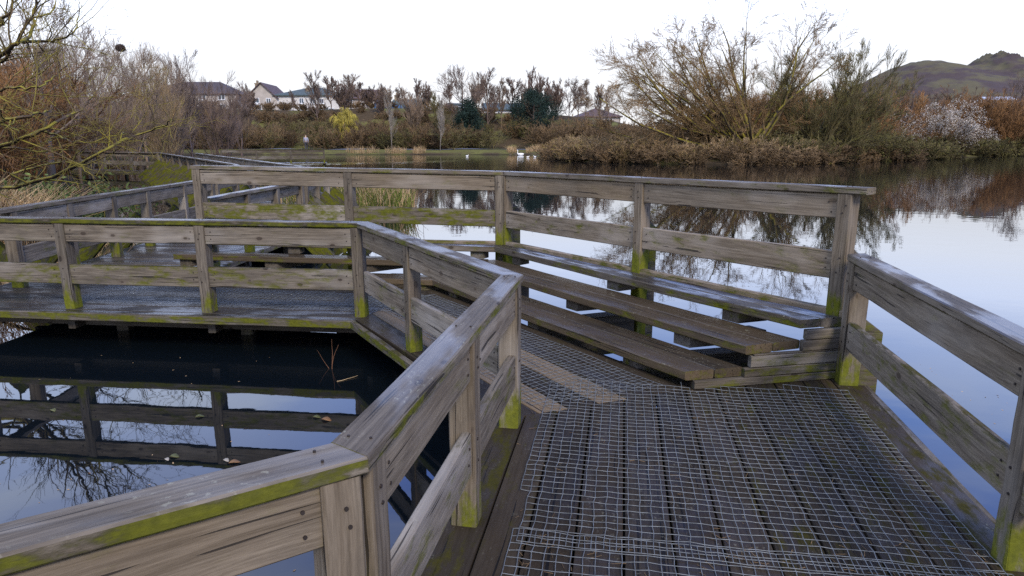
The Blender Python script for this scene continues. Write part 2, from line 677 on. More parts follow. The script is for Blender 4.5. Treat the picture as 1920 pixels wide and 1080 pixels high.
def planks(W_, poly, d, widths, start, tints, gap=0.009, ztop=0.0, th=0.04, mo=(0, 0.25, 0)):
    """lay planks along d across a convex outline"""
    poly = [V2(*p) for p in poly]
    d = V2(*d) / np.linalg.norm(d)
    e = V2(-d[1], d[0])
    if e @ V2(1, 0) < 0 and abs(e[0]) > 0.3:
        e = -e
    lo = min(e @ p for p in poly)
    hi = max(e @ p for p in poly)
    x = start if start is not None else lo
    i = 0
    while x < hi:
        w = widths[i % len(widths)] if isinstance(widths, (list, tuple)) else widths
        q = clip(poly, x + gap / 2, e, False)
        if len(q) > 2:
            q = clip(q, x + w - gap / 2, e, True)
        if len(q) > 2:
            tn = tints(i) if callable(tints) else tints
            # counter-clockwise order
            ar = sum(q[k][0] * q[(k + 1) % len(q)][1] - q[(k + 1) % len(q)][0] * q[k][1] for k in range(len(q)))
            if ar < 0:
                q = q[::-1]
            if abs(ar) > 0.002:
                W_.prism(q, ztop + RNG.uniform(-0.003, 0.002), ztop - th, d, mo(i) if callable(mo) else mo, tn)
        x += w
        i += 1
    return W_


# ------------------------------------------------------------------ plan of the pier (metres, camera over the origin)
A_in, A_out = (-0.341, 1.466), (-0.451, 1.546)
B_in, B_out = (0.062, 3.631), (-0.064, 3.617)
C_in, C_out = (-1.288, 6.013), (-1.367, 5.890)
D_in, D_out = (-5.290, 6.445), (-5.420, 6.326)
RAIL = 0.86
L_in, L_out = (A_in[0] - 2.5 * 0.835, A_in[1] - 2.5 * 0.55), (A_out[0] - 2.5 * 0.836, A_out[1] - 2.5 * 0.55)
E_in, E_out = (2.173, 4.296), (2.306, 4.318)
E2_in, E2_out = (1.353, -1.0), (1.485, -1.02)
H_in, H_out = (2.262, 4.318), (2.365, 4.398)
G_in, G_out = (-0.100, 7.460), (-0.045, 7.595)
F_in, F_out = (-3.780, 8.010), (-3.762, 8.140)


def build_boardwalk():
    root = empty("boardwalk")
    tag(root, "dark wet timber boardwalk platform with mossy edges around a square of black water", "boardwalk")
    rr = random.Random(3)
    # near section: planks run away from the viewer
    dN = (0.163, 1.0)
    w = Wood()
    near = [(-0.10, 3.62), (1.17, 4.13), (2.37, 4.44), (1.40, -1.2), (-0.97, -1.2)]
    eN = V2(1.0, -0.163) / math.hypot(1, 0.163)
    s0 = eN @ V2(-0.347, 2.331)

    def tN(i):
        return (rr.uniform(0.125, 0.205), rr.uniform(0.5, 0.85), rr.uniform(0.05, 0.3))

    def mN(i):
        return (0.2, (0.55, 0.28, 0.10, 0.08, 0.08, 0.14, 0.24, 0.33, 0.36, 0.38, 0.42, 0.5)[min(i, 11)], 0)

    planks(w, near, dN, [0.2, 0.18] + [0.197] * 12, s0, tN, mo=mN)
    planks(w, [(-0.48, 1.51), (-0.98, -1.2), (-3.2, -1.2), (-3.2, -0.27)], dN, 0.2, None, tN)
    w.build("decking", root)
    # middle section: planks run beside the stepped benches
    w = Wood()
    mid = [(-0.10, 3.62), (1.17, 4.13), (-0.836, 7.02), (-1.42, 5.79)]
    dM = (-0.535, 0.845)
    eM = V2(0.845, 0.535)

    def tM(i):
        if i in (1, 3):
            return (0.72, 0.85, 0.1)
        return (rr.uniform(0.125, 0.205), rr.uniform(0.5, 0.85), rr.uniform(0.05, 0.3))

    planks(w, mid, dM, [0.2, 0.195, 0.2, 0.2, 0.2, 0.2, 0.2, 0.2], eM @ V2(0.05, 3.90) - 0.2, tM, mo=lambda i: (0.2, 0.0 if i in (1, 3) else 0.22, 0))
    w.build("decking", root)
    # section along the far side of the black water
    w = Wood()
    bay = [(-1.42, 5.79), (-0.836, 7.02), (-3.95, 7.50), (-5.60, 7.75), (-5.55, 6.24)]
    planks(w, bay, (-0.994, 0.107), [0.2] * 9, None, lambda i: (rr.uniform(0.22, 0.36), rr.uniform(0.1, 0.3), rr.uniform(0.5, 0.9)), mo=(0.2, 0.12, 0))
    w.build("decking", root)
    # leg leading away behind it
    w = Wood()
    planks(w, [(-3.72, 7.475), (-3.52, 12.6), (-5.68, 12.9), (-5.61, 7.76)], (1.0, 0.03), 0.145, None, lambda i: (rr.uniform(0.45, 0.7), 0.05, rr.uniform(0.6, 1.0)), mo=(0.2, 0.15, 0))
    w.build("decking", root)
    # edge beams
    edge = [((-3.2, -0.27), (-0.48, 1.51)), ((-0.48, 1.51), (-0.105, 3.615)), ((-0.105, 3.615), (-1.425, 5.785)), ((-1.425, 5.785), (-5.55, 6.235)),
            ((1.405, -1.2), (2.375, 4.44)), ((-5.62, 6.24), (-5.69, 12.9)), ((-3.70, 7.95), (-3.50, 12.6)), ((1.20, 4.10), (-0.81, 7.03)), ((-0.836, 7.05), (-3.9, 7.52))]
    for i, (p, q) in enumerate(edge):
        p, q = V2(*p), V2(*q)
        d = (q - p) / np.linalg.norm(q - p)
        nr = V2(-d[1], d[0]) * (0.022 if i < 4 or i == 6 else -0.022)
        w = Wood()
        w.board(p - nr, p + nr, q - nr, q + nr, -0.002 if i < 7 else -0.045, -0.072 if i < 7 else -0.18, None, None, (0.72 if i in (2, 3) else 0.45, 0.5, 0), (0.75, 0.0, 0.2))
        w.build("edge_beam", root)
    # joists under the deck and the legs in the water
    for p, q in (((-0.3, 2.6), (2.0, 2.9)), ((-0.40, 1.7), (1.9, 1.9)), ((-0.02, 3.55), (2.2, 4.3)), ((-0.7, 4.72), (0.6, 5.1)), ((-1.3, 5.82), (-0.3, 7.3)),
                 ((-2.8, 6.03), (-2.7, 7.3)), ((-4.2, 6.18), (-4.1, 7.5)), ((-5.4, 6.32), (-5.35, 7.7)), ((-1.4, 6.05), (-5.5, 6.5)), ((-0.9, 6.9), (-5.5, 7.5)),
                 ((0.15, 3.9), (-1.15, 6.1)), ((1.0, 4.3), (-0.85, 6.95)), ((-5.6, 9.4), (-3.7, 9.35)), ((-5.6, 11.2), (-3.65, 11.1))):
        p, q = V2(*p), V2(*q)
        d = (q - p) / np.linalg.norm(q - p)
        nr = V2(-d[1], d[0]) * 0.035
        w = Wood()
        w.board(p - nr, p + nr, q - nr, q + nr, -0.041, -0.19, None, None, (0.1, 0, 0), (0.4, 0.05, 0))
        w.build("joist", root)
    for i, (x, y) in enumerate(((0.25, 3.75), (-0.40, 5.0), (-1.0, 6.2), (-2.70, 6.62), (-4.05, 6.78), (-3.2, 7.2), (-2.6, 7.15), (-1.2, 6.75), (-4.0, 7.4), (-5.4, 6.45), (0.9, 4.35), (0.2, 5.35),
                              (-0.22, 2.55), (-0.40, 1.62), (2.2, 4.3), (1.95, 2.4), (-0.5, 6.4), (-5.5, 9.4), (-3.8, 9.35), (-5.5, 11.2), (-3.75, 11.1))):
        w = Wood()
        w.post((x, y), (1, 0.1), 0.12, 0.12, -1.0, -0.042, (0.2, 0, 0), (0.5, 0.05, 0), 0.0)
        w.build("support_post", root)
    return root


build_boardwalk()


def build_railings():
    # rail by the lens: A corner and the length running off the lower left
    railing("weathered railing nearest the lens, lichen-spotted cap running off the lower left corner", L_in, L_out, A_in, A_out, RAIL, RAIL, [0.02, 0.984], "in", capmo=(0.88, 0.12, 0), wet=0.45, warm=0.25, toplow=0.35, name="railing")
    railing("railing with wet bluish cap between the near corner and the sharp V corner", A_in, A_out, B_in, B_out, RAIL, RAIL, [0.024, 0.51, 0.972], "in", capmo=(0.55, 0.10, 0), wet=0.6, warm=0.2, toplow=0.25)
    railing("railing beyond the V corner, running up-left past pale brown deck planks", B_in, B_out, C_in, C_out, RAIL, RAIL, [0.565], "out", capmo=(0.5, 0.1, 0), warm=0.3, toplow=0.4, ends=(0.02, 0.985))
    railing("long mossy-edged railing across the black water, with green post feet", C_in, C_out, D_in, D_out, RAIL, RAIL, [0.012, 0.375, 0.715, 0.985], "out", capmo=(1.06, 0.1, 0), warm=0.06, toplow=0.8, bright=0.86, lowmoss=0.4)
    railing("right-hand railing with a pale wet cap running beside open water", E2_in, E2_out, E_in, E_out, RAIL, RAIL, [0.02, 0.62, 0.985], "in", capmo=(0.2, 0.03, 0), warm=0.3, toplow=0.75, gust=0.45)
    sb = lambda t_: 0.425
    railing("tall railing behind the right stepped bench, brown upper board and mossy end post", H_in, H_out, G_in, G_out, 1.28, 1.228, [0.035, 0.49, 0.996], "in", base=sb, capmo=(0.3, 0.05, 0), warm=0.6, toplow=0.3, gust=0.46, bot=-0.3)
    railing("tall railing behind the left stepped bench, its lower board streaked green", G_in, G_out, F_in, F_out, 1.228, 1.272, [0.016, 0.485, 0.985], "in", base=sb, capmo=(0.45, 0.05, 0), warm=0.2, toplow=0.8, gust=0.46, bot=-0.3, lowmoss=0.62)
    # leg leading away: left rail and right rail
    railing("low railing on the reed side of the boardwalk, between tan reeds and the deck", (-5.29, 6.45), (-5.42, 6.33), (-5.42, 12.4), (-5.55, 12.4), RAIL, RAIL, [0.13, 0.29, 0.45, 0.6, 0.8, 0.985], "in", capmo=(0.3, 0.1, 0), toplow=0.4, brace=("out", 0.75, 0.42, None), detail=False)
    railing("short railing seen below the tall left railing, leading away to a bend", (-3.86, 8.35), (-3.73, 8.35), (-3.68, 11.6), (-3.55, 11.6), RAIL, RAIL, [0.02, 0.34, 0.66, 0.985], "in", capmo=(0.3, 0.1, 0), toplow=0.4, detail=False, brace=("out", 0.8, 0.42, lambda t_: t_ > 0.5))


build_railings()


def stepped_bench(label, fronts0, fronts1, backs0, backs1, enddir, zs, carr, end_panel):
    """three rising treads; fronts0/1 = plan ends of the front edges, backs = of the back edges"""
    root = empty("stepped_bench")
    tag(root, label, "bench")
    rr = random.Random(len(label))
    for k in range(3):
        f0, f1, b0, b1 = (V2(*q) for q in (fronts0[k], fronts1[k], backs0[k], backs1[k]))
        z = zs[k]
        m0, m1 = lerp(f0, b0, 0.5), lerp(f1, b1, 0.5)
        g = 0.004 / max(0.05, np.linalg.norm(b0 - f0))
        for a0, a1, c0_, c1_ in ((f0, f1, lerp(f0, b0, 0.5 - g), lerp(f1, b1, 0.5 - g)), (lerp(f0, b0, 0.5 + g), lerp(f1, b1, 0.5 + g), b0, b1)):
            w = Wood()
            w.board(a0, c0_, a1, c1_, z, z - 0.062, None, None, (0.42, 0.22 if k < 2 else 0.02, 0), ((0.36, 0.33, 0.58)[k] * rr.uniform(0.8, 1.2), (0.7, 0.7, 0.1)[k], (0.62, 0.60, 1.0)[k]), c=0.006)
            w.build("tread", root)
    # stepped carriers under the treads
    for t_ in carr:
        w = Wood()
        for k in range(3):
            f = lerp(fronts0[k], fronts1[k], t_)
            b = lerp(backs0[2], backs1[2], t_)
            d = V2(*fronts1[k]) - V2(*fronts0[k])
            d /= np.linalg.norm(d)
            nb = b - f
            nb /= np.linalg.norm(nb)
            f = f + nb * 0.045
            a = d * 0.075
            zt = zs[k] - 0.064
            zb = (zs[k - 1] + 0.002) if k else -0.30
            w.board(f - a, f + a, b - a, b + a, zt, zb, None, None, (0.3, 0, 0), (0.55, 0.05, 0), c=0.004)
        w.build("carrier", root)
    return root, rr


def build_benches():
    u = V2(-0.568, 0.823)
    f0 = [(1.118, 4.110), (1.518, 4.170), (1.895, 4.263)]
    f1 = [(-0.844, 6.95), (-0.561, 7.18), (-0.195, 7.289)]
    b0 = [(1.521, 4.203), (1.923, 4.305), (2.199, 4.335)]
    b1 = [(-0.52, 7.15), (-0.18, 7.32), (-0.088, 7.43)]
    zs = [0.12, 0.275, 0.425]
    root, rr = stepped_bench("brown wet three-step bench on the right, below the tall railing's brown boards", f0, f1, b0, b1, None, zs, [0.16, 0.5, 0.9], True)
    # boarded end towards the viewer
    P = V2(2.205, 4.325)
    e = V2(-0.98, -0.2)
    for zt, zb, t_ in ((0.055, 0.002, 1.05), (0.118, 0.058, 0.70), (0.2, 0.122, 0.66), (0.209, 0.204, 0.64), (0.285, 0.213, 0.29), (0.358, 0.288, 0.27)):
        w = Wood()
        q = P + e * t_
        nr = V2(-e[1], e[0]) * 0.02
        w.board(P - nr, P + nr, q - nr, q + nr, zt, zb, None, None, (0.55 if zb < 0.1 else 0.32, 0.3, 0), (rr.uniform(0.62, 0.8), 0, 0))
        w.build("end_board", root)
    w = Wood()
    a, b_ = V2(2.24, 4.36), V2(-0.08, 7.46)
    d = (b_ - a) / np.linalg.norm(b_ - a)
    nr = V2(d[1], -d[0]) * 0.022
    w.board(a + nr - nr * 1, a + nr * 3, b_, b_ + nr * 3, 0.452, 0.36, None, None, (0.4, 0.5, 0), (1.05, 0.35, 0))
    w.build("kerb_beam", root)
    # left bench, behind the bay
    F0 = [(-4.05, 7.43), (-3.93, 7.69), (-3.75, 7.86)]
    B0 = [(-4.0, 7.68), (-3.9, 7.90), (-3.74, 7.99)]
    B1 = [(-0.60, 7.19), (-0.26, 7.36), (-0.12, 7.44)]
    root, rr = stepped_bench("mossy three-step bench on the left, half hidden behind the bay railing", f1, F0, B1, B0, None, [0.12, 0.27, 0.42], [0.06, 0.33, 0.66, 0.97], False)
    w = Wood()
    a, b_ = V2(-0.13, 7.475), V2(-3.76, 8.02)
    nr = V2(0.0, 0.05)
    w.board(a, a + nr, b_, b_ + nr, 0.448, 0.36, None, None, (0.5, 0.55, 0), (1.0, 0.3, 0))
    w.build("kerb_beam", root)


build_benches()


# ------------------------------------------------------------------ thin strands: wires, twigs, branches
def strands(P0, P1, R0, R1, sides, tv=None):
    """separate tapered prisms between point pairs; returns V, F(quads), tv per vertex"""
    P0, P1 = np.asarray(P0, float), np.asarray(P1, float)
    R0, R1 = np.asarray(R0, float), np.asarray(R1, float)
    D = P1 - P0
    L = np.linalg.norm(D, axis=1, keepdims=True) + 1e-9
    D = D / L
    ref = np.where(np.abs(D[:, 2:3]) < 0.9, np.array([[0, 0, 1.0]]), np.array([[1.0, 0, 0]]))
    X = np.cross(D, ref)
    X /= np.linalg.norm(X, axis=1, keepdims=True) + 1e-9
    Y = np.cross(D, X)
    n = len(P0)
    Vs = []
    for P, Rr in ((P0, R0), (P1, R1)):
        for k in range(sides):
            a = 2 * PI * k / sides
            Vs.append(P + (X * math.cos(a) + Y * math.sin(a)) * Rr[:, None])
    V = np.stack(Vs, axis=1).reshape(-1, 3)
    base = np.arange(n)[:, None] * (2 * sides)
    F = []
    for k in range(sides):
        j = (k + 1) % sides
        F.append(np.concatenate([base + k, base + j, base + sides + j, base + sides + k], axis=1))
    F = np.stack(F, axis=1).reshape(-1, 4)
    T = np.repeat(np.asarray(tv, float), 2 * sides) if tv is not None else np.zeros(len(V))
    return V, F, T


def wire_sheet(label, o, ax, ay, nx, ny, cell, inside, zf, seed, r=0.0019):
    """welded mesh lying on the planks"""
    rr = random.Random(seed)
    nr_ = np.random.RandomState(seed)
    o, ax, ay = V2(*o), V2(*ax), V2(*ay)
    gx = nr_.normal(0, 0.0011, (nx + 1, ny + 1, 2))
    gx += nr_.normal(0, 0.0014, (nx + 1, 1, 2)) + nr_.normal(0, 0.0014, (1, ny + 1, 2))
    P0, P1 = [], []

    def pt(i, j):
        p = o + ax * (i * cell) + ay * (j * cell) + gx[i, j]
        return (p[0], p[1], zf(p) + abs(gx[i, j, 0]) * 1.2)

    pts = {(i, j): pt(i, j) for i in range(nx + 1) for j in range(ny + 1)}
    for (i, j), p in pts.items():
        for di, dj in ((1, 0), (0, 1)):
            q = pts.get((i + di, j + dj))
            if q and inside(p) and inside(q) and rr.random() > 0.001:
                P0.append(p)
                P1.append(q)
    n = len(P0)
    V, F, T = strands(P0, P1, [r] * n, [r] * n, 4)
    ob = mesh_obj("wire_mesh", V, F, GALV)
    return tag(ob, label, "wire mesh")


def build_wire():
    u = V2(-0.568, 0.823)
    nG = V2(0.823, 0.568)
    dN = V2(0.163, 1.0) / math.hypot(1, 0.163)
    eN = V2(dN[1], -dN[0])
    wav = lambda p: 0.006 + 0.004 * math.sin(p[0] * 7.1 + p[1] * 3.3) * math.sin(p[1] * 5.7 - p[0] * 2.0)

    def ins(p):
        p = V2(p[0], p[1])
        return ((nG @ p) < 3.27 or p[1] < 4.06 + 0.2 * (p[0] - 1.12)) and p[1] < 4.22 - 0.085 * (p[0] - 0.2) and p[0] - 0.135 * (p[1] - 2.226) > -0.045

    def zf(p):
        edge = 4.22 - 0.085 * (p[0] - 0.2) - p[1]
        return wav(p) + 0.004 + 0.028 * math.exp(-max(0, edge) / 0.05)

    wire_sheet("galvanised wire mesh sheet stapled over the near planks, wrinkled along one seam", V2(-0.03, 2.42), eN, dN, 38, 40, 0.0495, ins, zf, 5)
    wire_sheet("second sheet of galvanised wire mesh at the bottom edge, tucked under the near sheet", V2(-0.24, 0.99), eN, dN, 38, 31, 0.0495,
               lambda p: True, wav, 6)

    def ins2(p):
        q = V2(p[0], p[1])
        m = V2(0.868, 0.497) @ q
        return 1.98 < m and (nG @ q) < 3.2 and p[1] > 3.69 + 0.40 * (p[0] + 0.1) and p[1] < 6.9 + 0.15 * p[0]

    wire_sheet("wire mesh strip over the brown planks beside the right bench", V2(0.25, 3.55), u, V2(0.823, 0.568), 78, 26, 0.05, ins2, lambda p: wav(p) + 0.002, 8)

    def ins3(p):
        return p[1] > 6.02 - 0.107 * (p[0] + 1.3) + 0.07 and p[1] < 6.70 - 0.15 * (p[0] + 0.8) and p[0] < -1.15 + 0.5 * (p[1] - 6.0) and p[0] > -4.4

    wire_sheet("wire mesh strip on the grey planks behind the bay railing", V2(-0.9, 5.95), V2(-0.994, 0.107), V2(0.107, 0.994), 75, 24, 0.05, ins3, lambda p: wav(p) + 0.002, 9)


build_wire()


# ------------------------------------------------------------------ pond, banks, hill
SHORE = [(-8, -8), (-2, -16), (25, -14), (60, 5), (78, 40), (64, 68), (53.8, 71.5), (50, 70), (44, 66.5), (38.4, 61.6), (33.9, 58.7), (27.5, 55), (23.5, 51.3), (20.2, 49.6), (16.5, 48.9), (13.2, 49.6), (9.5, 50.6), (7, 52.7),
         (4.6, 57), (3.8, 62.6), (3.4, 70), (1.6, 76.2), (-3.6, 76.2), (-12.5, 76.6), (-21.4, 76.0), (-29, 76.4), (-37, 71), (-34, 57), (-28, 46), (-23.5, 37), (-18.3, 28), (-14.3, 21), (-11.0, 15), (-9.2, 11), (-7.9, 7.5), (-7.4, 3)]


def shore_dist(X, Y):
    P = np.stack([X, Y], -1)
    best = np.full(X.shape, 1e9)
    ins = np.zeros(X.shape, bool)
    n = len(SHORE)
    for i in range(n):
        a, b = np.array(SHORE[i], float), np.array(SHORE[(i + 1) % n], float)
        ab = b - a
        t_ = np.clip(((P - a) @ ab) / (ab @ ab), 0, 1)
        best = np.minimum(best, np.linalg.norm(P - (a + t_[..., None] * ab), axis=-1))
        cond = ((a[1] > P[..., 1]) != (b[1] > P[..., 1])) & (P[..., 0] < (b[0] - a[0]) * (P[..., 1] - a[1]) / (b[1] - a[1] + 1e-12) + a[0])
        ins ^= cond
    return np.where(ins, -best, best)


def vnoise(x, y, s):
    return (np.sin(x * s * 1.0 + 1.3 * np.sin(y * s * 0.7 + 2)) + np.sin(y * s * 1.13 - 1.7 * np.sin(x * s * 0.53)) + np.sin((x + y) * s * 0.61 + 4)) / 3


def sstep(x, a, b):
    q = np.clip((x - a) / (b - a), 0, 1)
    return q * q * (3 - 2 * q)


def land(X, Y):
    X, Y = np.asarray(X, float), np.asarray(Y, float)
    d = shore_dist(X, Y)
    az = np.degrees(np.arctan2(X, Y))
    H = np.interp(az, [-180, -75, -45, -34, -20, 2, 8, 13, 30, 60, 180], [1.5, 1.5, 3.0, 5.6, 5.4, 5.0, 3.6, 1.6, 1.4, 1.2, 1.5])
    far = sstep(np.hypot(X, Y), 55, 75)
    H = H * (0.35 + 0.65 * far)
    z = 0.06 + 0.42 * sstep(d, 0, 2.2) + H * sstep(d, 7, 24)
    z = z + 0.10 * vnoise(X, Y, 0.9) * sstep(d, 0.5, 3) + 0.35 * vnoise(X, Y, 0.21) * sstep(d, 5, 20)
    z = np.where(d < 0, 0.06 + np.maximum(d * 0.45, -1.4), z)
    return WATER + z, d


def ground_mat():
    m, t, b = new_mat("bank_ground")
    n = NB(t)
    geo = nd(t, "ShaderNodeNewGeometry")
    d = n.attr("sd").outputs["Fac"]
    p = geo.outputs["Position"]
    n1 = n.noise(p, 0.35, 5, 0.6)
    n2 = n.noise(p, 3.0, 5, 0.65)
    litter = n.mix(n2, (0.030, 0.022, 0.014), (0.095, 0.068, 0.040))
    grass = n.mix(n2, (0.06, 0.060, 0.018), (0.16, 0.150, 0.050))
    col = n.mix(n.rng(n1, 0.48, 0.62), litter, grass)
    strip = n.math("MULTIPLY", n.rng(d, 0.3, 1.2), n.rng(d, 4.5, 8.0, 1.0, 0.0))
    sp_ = nd(t, "ShaderNodeSeparateXYZ")
    t.links.new(p, sp_.inputs[0])
    strip = n.math("MULTIPLY", strip, n.rng(sp_.outputs[1], 70.0, 76.0))
    col = n.mix(n.math("MULTIPLY", strip, 0.8), col, grass)
    col = n.mix(n.rng(d, -0.2, 0.4, 0.85, 0.0), col, (0.022, 0.018, 0.012))
    t.links.new(col, b.inputs["Base Color"])
    b.inputs["Roughness"].default_value = 1.0
    b.inputs["Specular IOR Level"].default_value = 0.05
    n.bump(n2, 0.7, 0.08, b.inputs["Normal"])
    return m


def build_ground():
    rad = np.concatenate([np.linspace(0.5, 30, 40), np.linspace(31, 130, 110), np.geomspace(135, 2600, 36)])
    ang = np.linspace(0, 2 * PI, 241)[:-1]
    Rr, Aa = np.meshgrid(rad, ang, indexing="ij")
    X, Y = Rr * np.sin(Aa), 8 + Rr * np.cos(Aa)
    Z, d = land(X, Y)
    nr, na = X.shape
    V = np.stack([X, Y, Z], -1).reshape(-1, 3)
    idx = np.arange(nr * na).reshape(nr, na)
    j = (np.arange(na) + 1) % na
    F = np.stack([idx[:-1, :], idx[1:, :], idx[1:, j], idx[:-1, j]], -1).reshape(-1, 4)
    F = F[:, ::-1]
    c = len(V)
    V = np.vstack([V, [[0, 8, -1.8]]])
    sd = np.append(d.ravel(), -8)
    o = mesh_obj("ground", V, F.copy(), ground_mat(), None, True, {"sd": ("FLOAT", sd)})
    tag(o, "brown leaf-littered pond banks with rough grass at the water's edge", "ground", kind="structure")


build_ground()


def water_mat():
    m, t, b = new_mat("pond_water")
    n = NB(t)
    geo = nd(t, "ShaderNodeNewGeometry")
    p = geo.outputs["Position"]
    b.inputs["Base Color"].default_value = (0.003, 0.005, 0.007, 1)
    b.inputs["Roughness"].default_value = 0.015
    b.inputs["IOR"].default_value = 1.65
    f1 = n.noise(p, 1.6, 2, 0.5, (1.0, 1.6, 1.0))
    f2 = n.noise(p, 7.0, 2, 0.5, (1.0, 1.6, 1.0))
    # breeze-ruffled streak far out
    sp = nd(t, "ShaderNodeSeparateXYZ")
    t.links.new(p, sp.inputs[0])
    mv = n.noise(p, 1.0, 3, 0.6, (0.10, 0.5, 1))
    yy = n.math("ADD", n.math("SUBTRACT", sp.outputs[1], 55.0), n.math("MULTIPLY", sp.outputs[0], -0.55))
    st = n.math("MULTIPLY", n.rng(n.math("ABSOLUTE", n.math("SUBTRACT", yy, 3.0)), 1.2, 2.6, 1.0, 0.0), n.rng(sp.outputs[0], -24.0, -20.0))
    st = n.math("MULTIPLY", st, n.rng(sp.outputs[0], -7.0, -4.0, 1.0, 0.0))
    far = n.rng(sp.outputs[1], 15.0, 60.0, 0.12, 1.0)
    h = n.math("MULTIPLY", n.math("ADD", f1, n.math("MULTIPLY", f2, 0.12)), n.math("ADD", far, n.math("MULTIPLY", st, 9.0)))
    n.bump(h, 0.06, 0.14, b.inputs["Normal"])
    return m


def build_water():
    s = np.array(SHORE, float)
    c = np.array((15.0, 32.0))
    ring = c + (s - c) * 1.06
    V = [(x, y, WATER) for x, y in ring]
    o = mesh_obj("water", V, [tuple(range(len(V)))[::1]], water_mat())
    me = o.data
    if me.polygons[0].normal.z < 0:
        me.flip_normals()
    tag(o, "still dark pond water mirroring the white sky and bare trees", "water", kind="structure")


build_water()


def build_hill():
    prof = [(1380, 232), (1450, 222), (1500, 212), (1560, 190), (1620, 158), (1660, 138), (1690, 124), (1720, 115.5), (1745, 116), (1770, 121), (1800, 127), (1820, 127), (1832, 123), (1843, 114), (1853, 109.5), (1862, 105.5), (1874, 104.5), (1884, 108), (1893, 115), (1910, 119), (1925, 127), (1960, 140), (2020, 165), (2120, 210), (2250, 245)]
    Y0 = 900
    pts = [at(x, y, Y0) for x, y in prof]
    xs = np.array([p[0] for p in pts])
    zs = np.array([p[2] for p in pts])
    gx = np.linspace(xs[0], xs[-1], 420)
    gy = np.linspace(-340, 260, 200)
    X, Yq = np.meshgrid(gx, gy, indexing="ij")
    top = np.interp(X, xs, zs)
    fall = np.where(Yq < 0, 1 - sstep(-Yq, 0, 340) ** 0.8, 1 - sstep(Yq, 0, 260))
    Z = -3 + (top + 3) * fall
    Z += (vnoise(X, Yq, 0.035) * 4.5 * (1 - np.exp(-np.abs(Yq) / 30)) + vnoise(X + 50, Yq, 0.11) * 1.5 + vnoise(X + 9, Yq * 1.3, 0.31) * 0.7 + np.abs(vnoise(X + 31, Yq, 0.17)) * 1.6) * fall
    crag = np.exp(-((X - 618) / 26.0) ** 2 - (Yq / 60.0) ** 2)
    Z += crag * (np.abs(vnoise(X * 1.7, Yq, 0.42)) * 5.0 + 3.0 * np.exp(-((X - 618) / 7.0) ** 2))
    V = np.stack([X, Y0 + Yq, Z], -1).reshape(-1, 3)
    n0, n1 = X.shape
    idx = np.arange(n0 * n1).reshape(n0, n1)
    F = np.stack([idx[:-1, :-1], idx[1:, :-1], idx[1:, 1:], idx[:-1, 1:]], -1).reshape(-1, 4)
    m, t, b = new_mat("hill_turf")
    n = NB(t)
    geo = nd(t, "ShaderNodeNewGeometry")
    p = geo.outputs["Position"]
    a = n.noise(p, 0.02, 6, 0.65, (1, 1, 2.5))
    g = n.noise(p, 0.09, 5, 0.6)
    grass = n.mix(g, (0.070, 0.060, 0.038), (0.112, 0.098, 0.056))
    rock = n.mix(g, (0.040, 0.030, 0.030), (0.085, 0.064, 0.060))
    t.links.new(n.mix(n.rng(a, 0.43, 0.58), grass, rock), b.inputs["Base Color"])
    b.inputs["Roughness"].default_value = 1.0
    b.inputs["Specular IOR Level"].default_value = 0.1
    o = mesh_obj("hill", V, F, m, None, True)
    tag(o, "distant twin-topped grassy hill on the right skyline", "hill", kind="structure")


build_hill()


# ------------------------------------------------------------------ bare trees
class Plant:
    """branching skeleton; segments carry a level so trunk and crown can be split"""

    def __init__(s, seed):
        s.r = random.Random(seed)
        s.seg = []

    def vec(s):
        r = s.r
        return np.array((r.gauss(0, 1), r.gauss(0, 1), r.gauss(0, 1)))

    def grow(s, p, d, L, rad, lvl, P):
        r = s.r
        q = P[lvl]
        n = q.get("n", 4)
        step = L / n
        p = np.array(p, float)
        d = np.array(d, float)
        d /= np.linalg.norm(d)
        tip = q.get("tip", 0.35)
        pts = [(p, d, rad)]
        for i in range(n):
            d = d + s.vec() * q.get("w", 0.15) + np.array((0, 0, q.get("up", 0.05)))
            d /= np.linalg.norm(d)
            p2 = p + d * step
            r0 = rad * (1 - (1 - tip) * i / n)
            r1 = rad * (1 - (1 - tip) * (i + 1) / n)
            s.seg.append((*p, *p2, r0, r1, lvl))
            p = p2
            pts.append((p, d, r1))
        if lvl + 1 >= len(P):
            return
        c = P[lvl + 1]
        k = c["k"]
        k = max(1, int(k * r.uniform(0.8, 1.2) + 0.5)) if k >= 2 else int(k + r.random())
        s0 = c.get("from", 0.25)
        for j in range(k):
            f = s0 + (1 - s0) * ((j + r.random()) / k)
            i = min(n - 1, int(f * n))
            fr = f * n - i
            a, b = pts[i], pts[i + 1]
            pp = a[0] * (1 - fr) + b[0] * fr
            dd = b[1]
            # child direction at an angle from the parent
            rv = s.vec()
            perp = rv - dd * (rv @ dd)
            perp /= np.linalg.norm(perp) + 1e-9
            ang = c.get("a", 0.7) * r.uniform(0.65, 1.3)
            nd_ = dd * math.cos(ang) + perp * math.sin(ang) + np.array((0, 0, c.get("lift", 0.0)))
            ln = L * c.get("l", 0.55) * r.uniform(0.6, 1.25) * (1 - c.get("taper", 0.45) * f)
            rr_ = max(P[-1].get("rmin", 0.006), min(a[2], b[2]) * c.get("rr", 0.6))
            s.grow(pp, nd_, ln, rr_, lvl + 1, P)

    def arr(s):
        return np.array(s.seg, float)


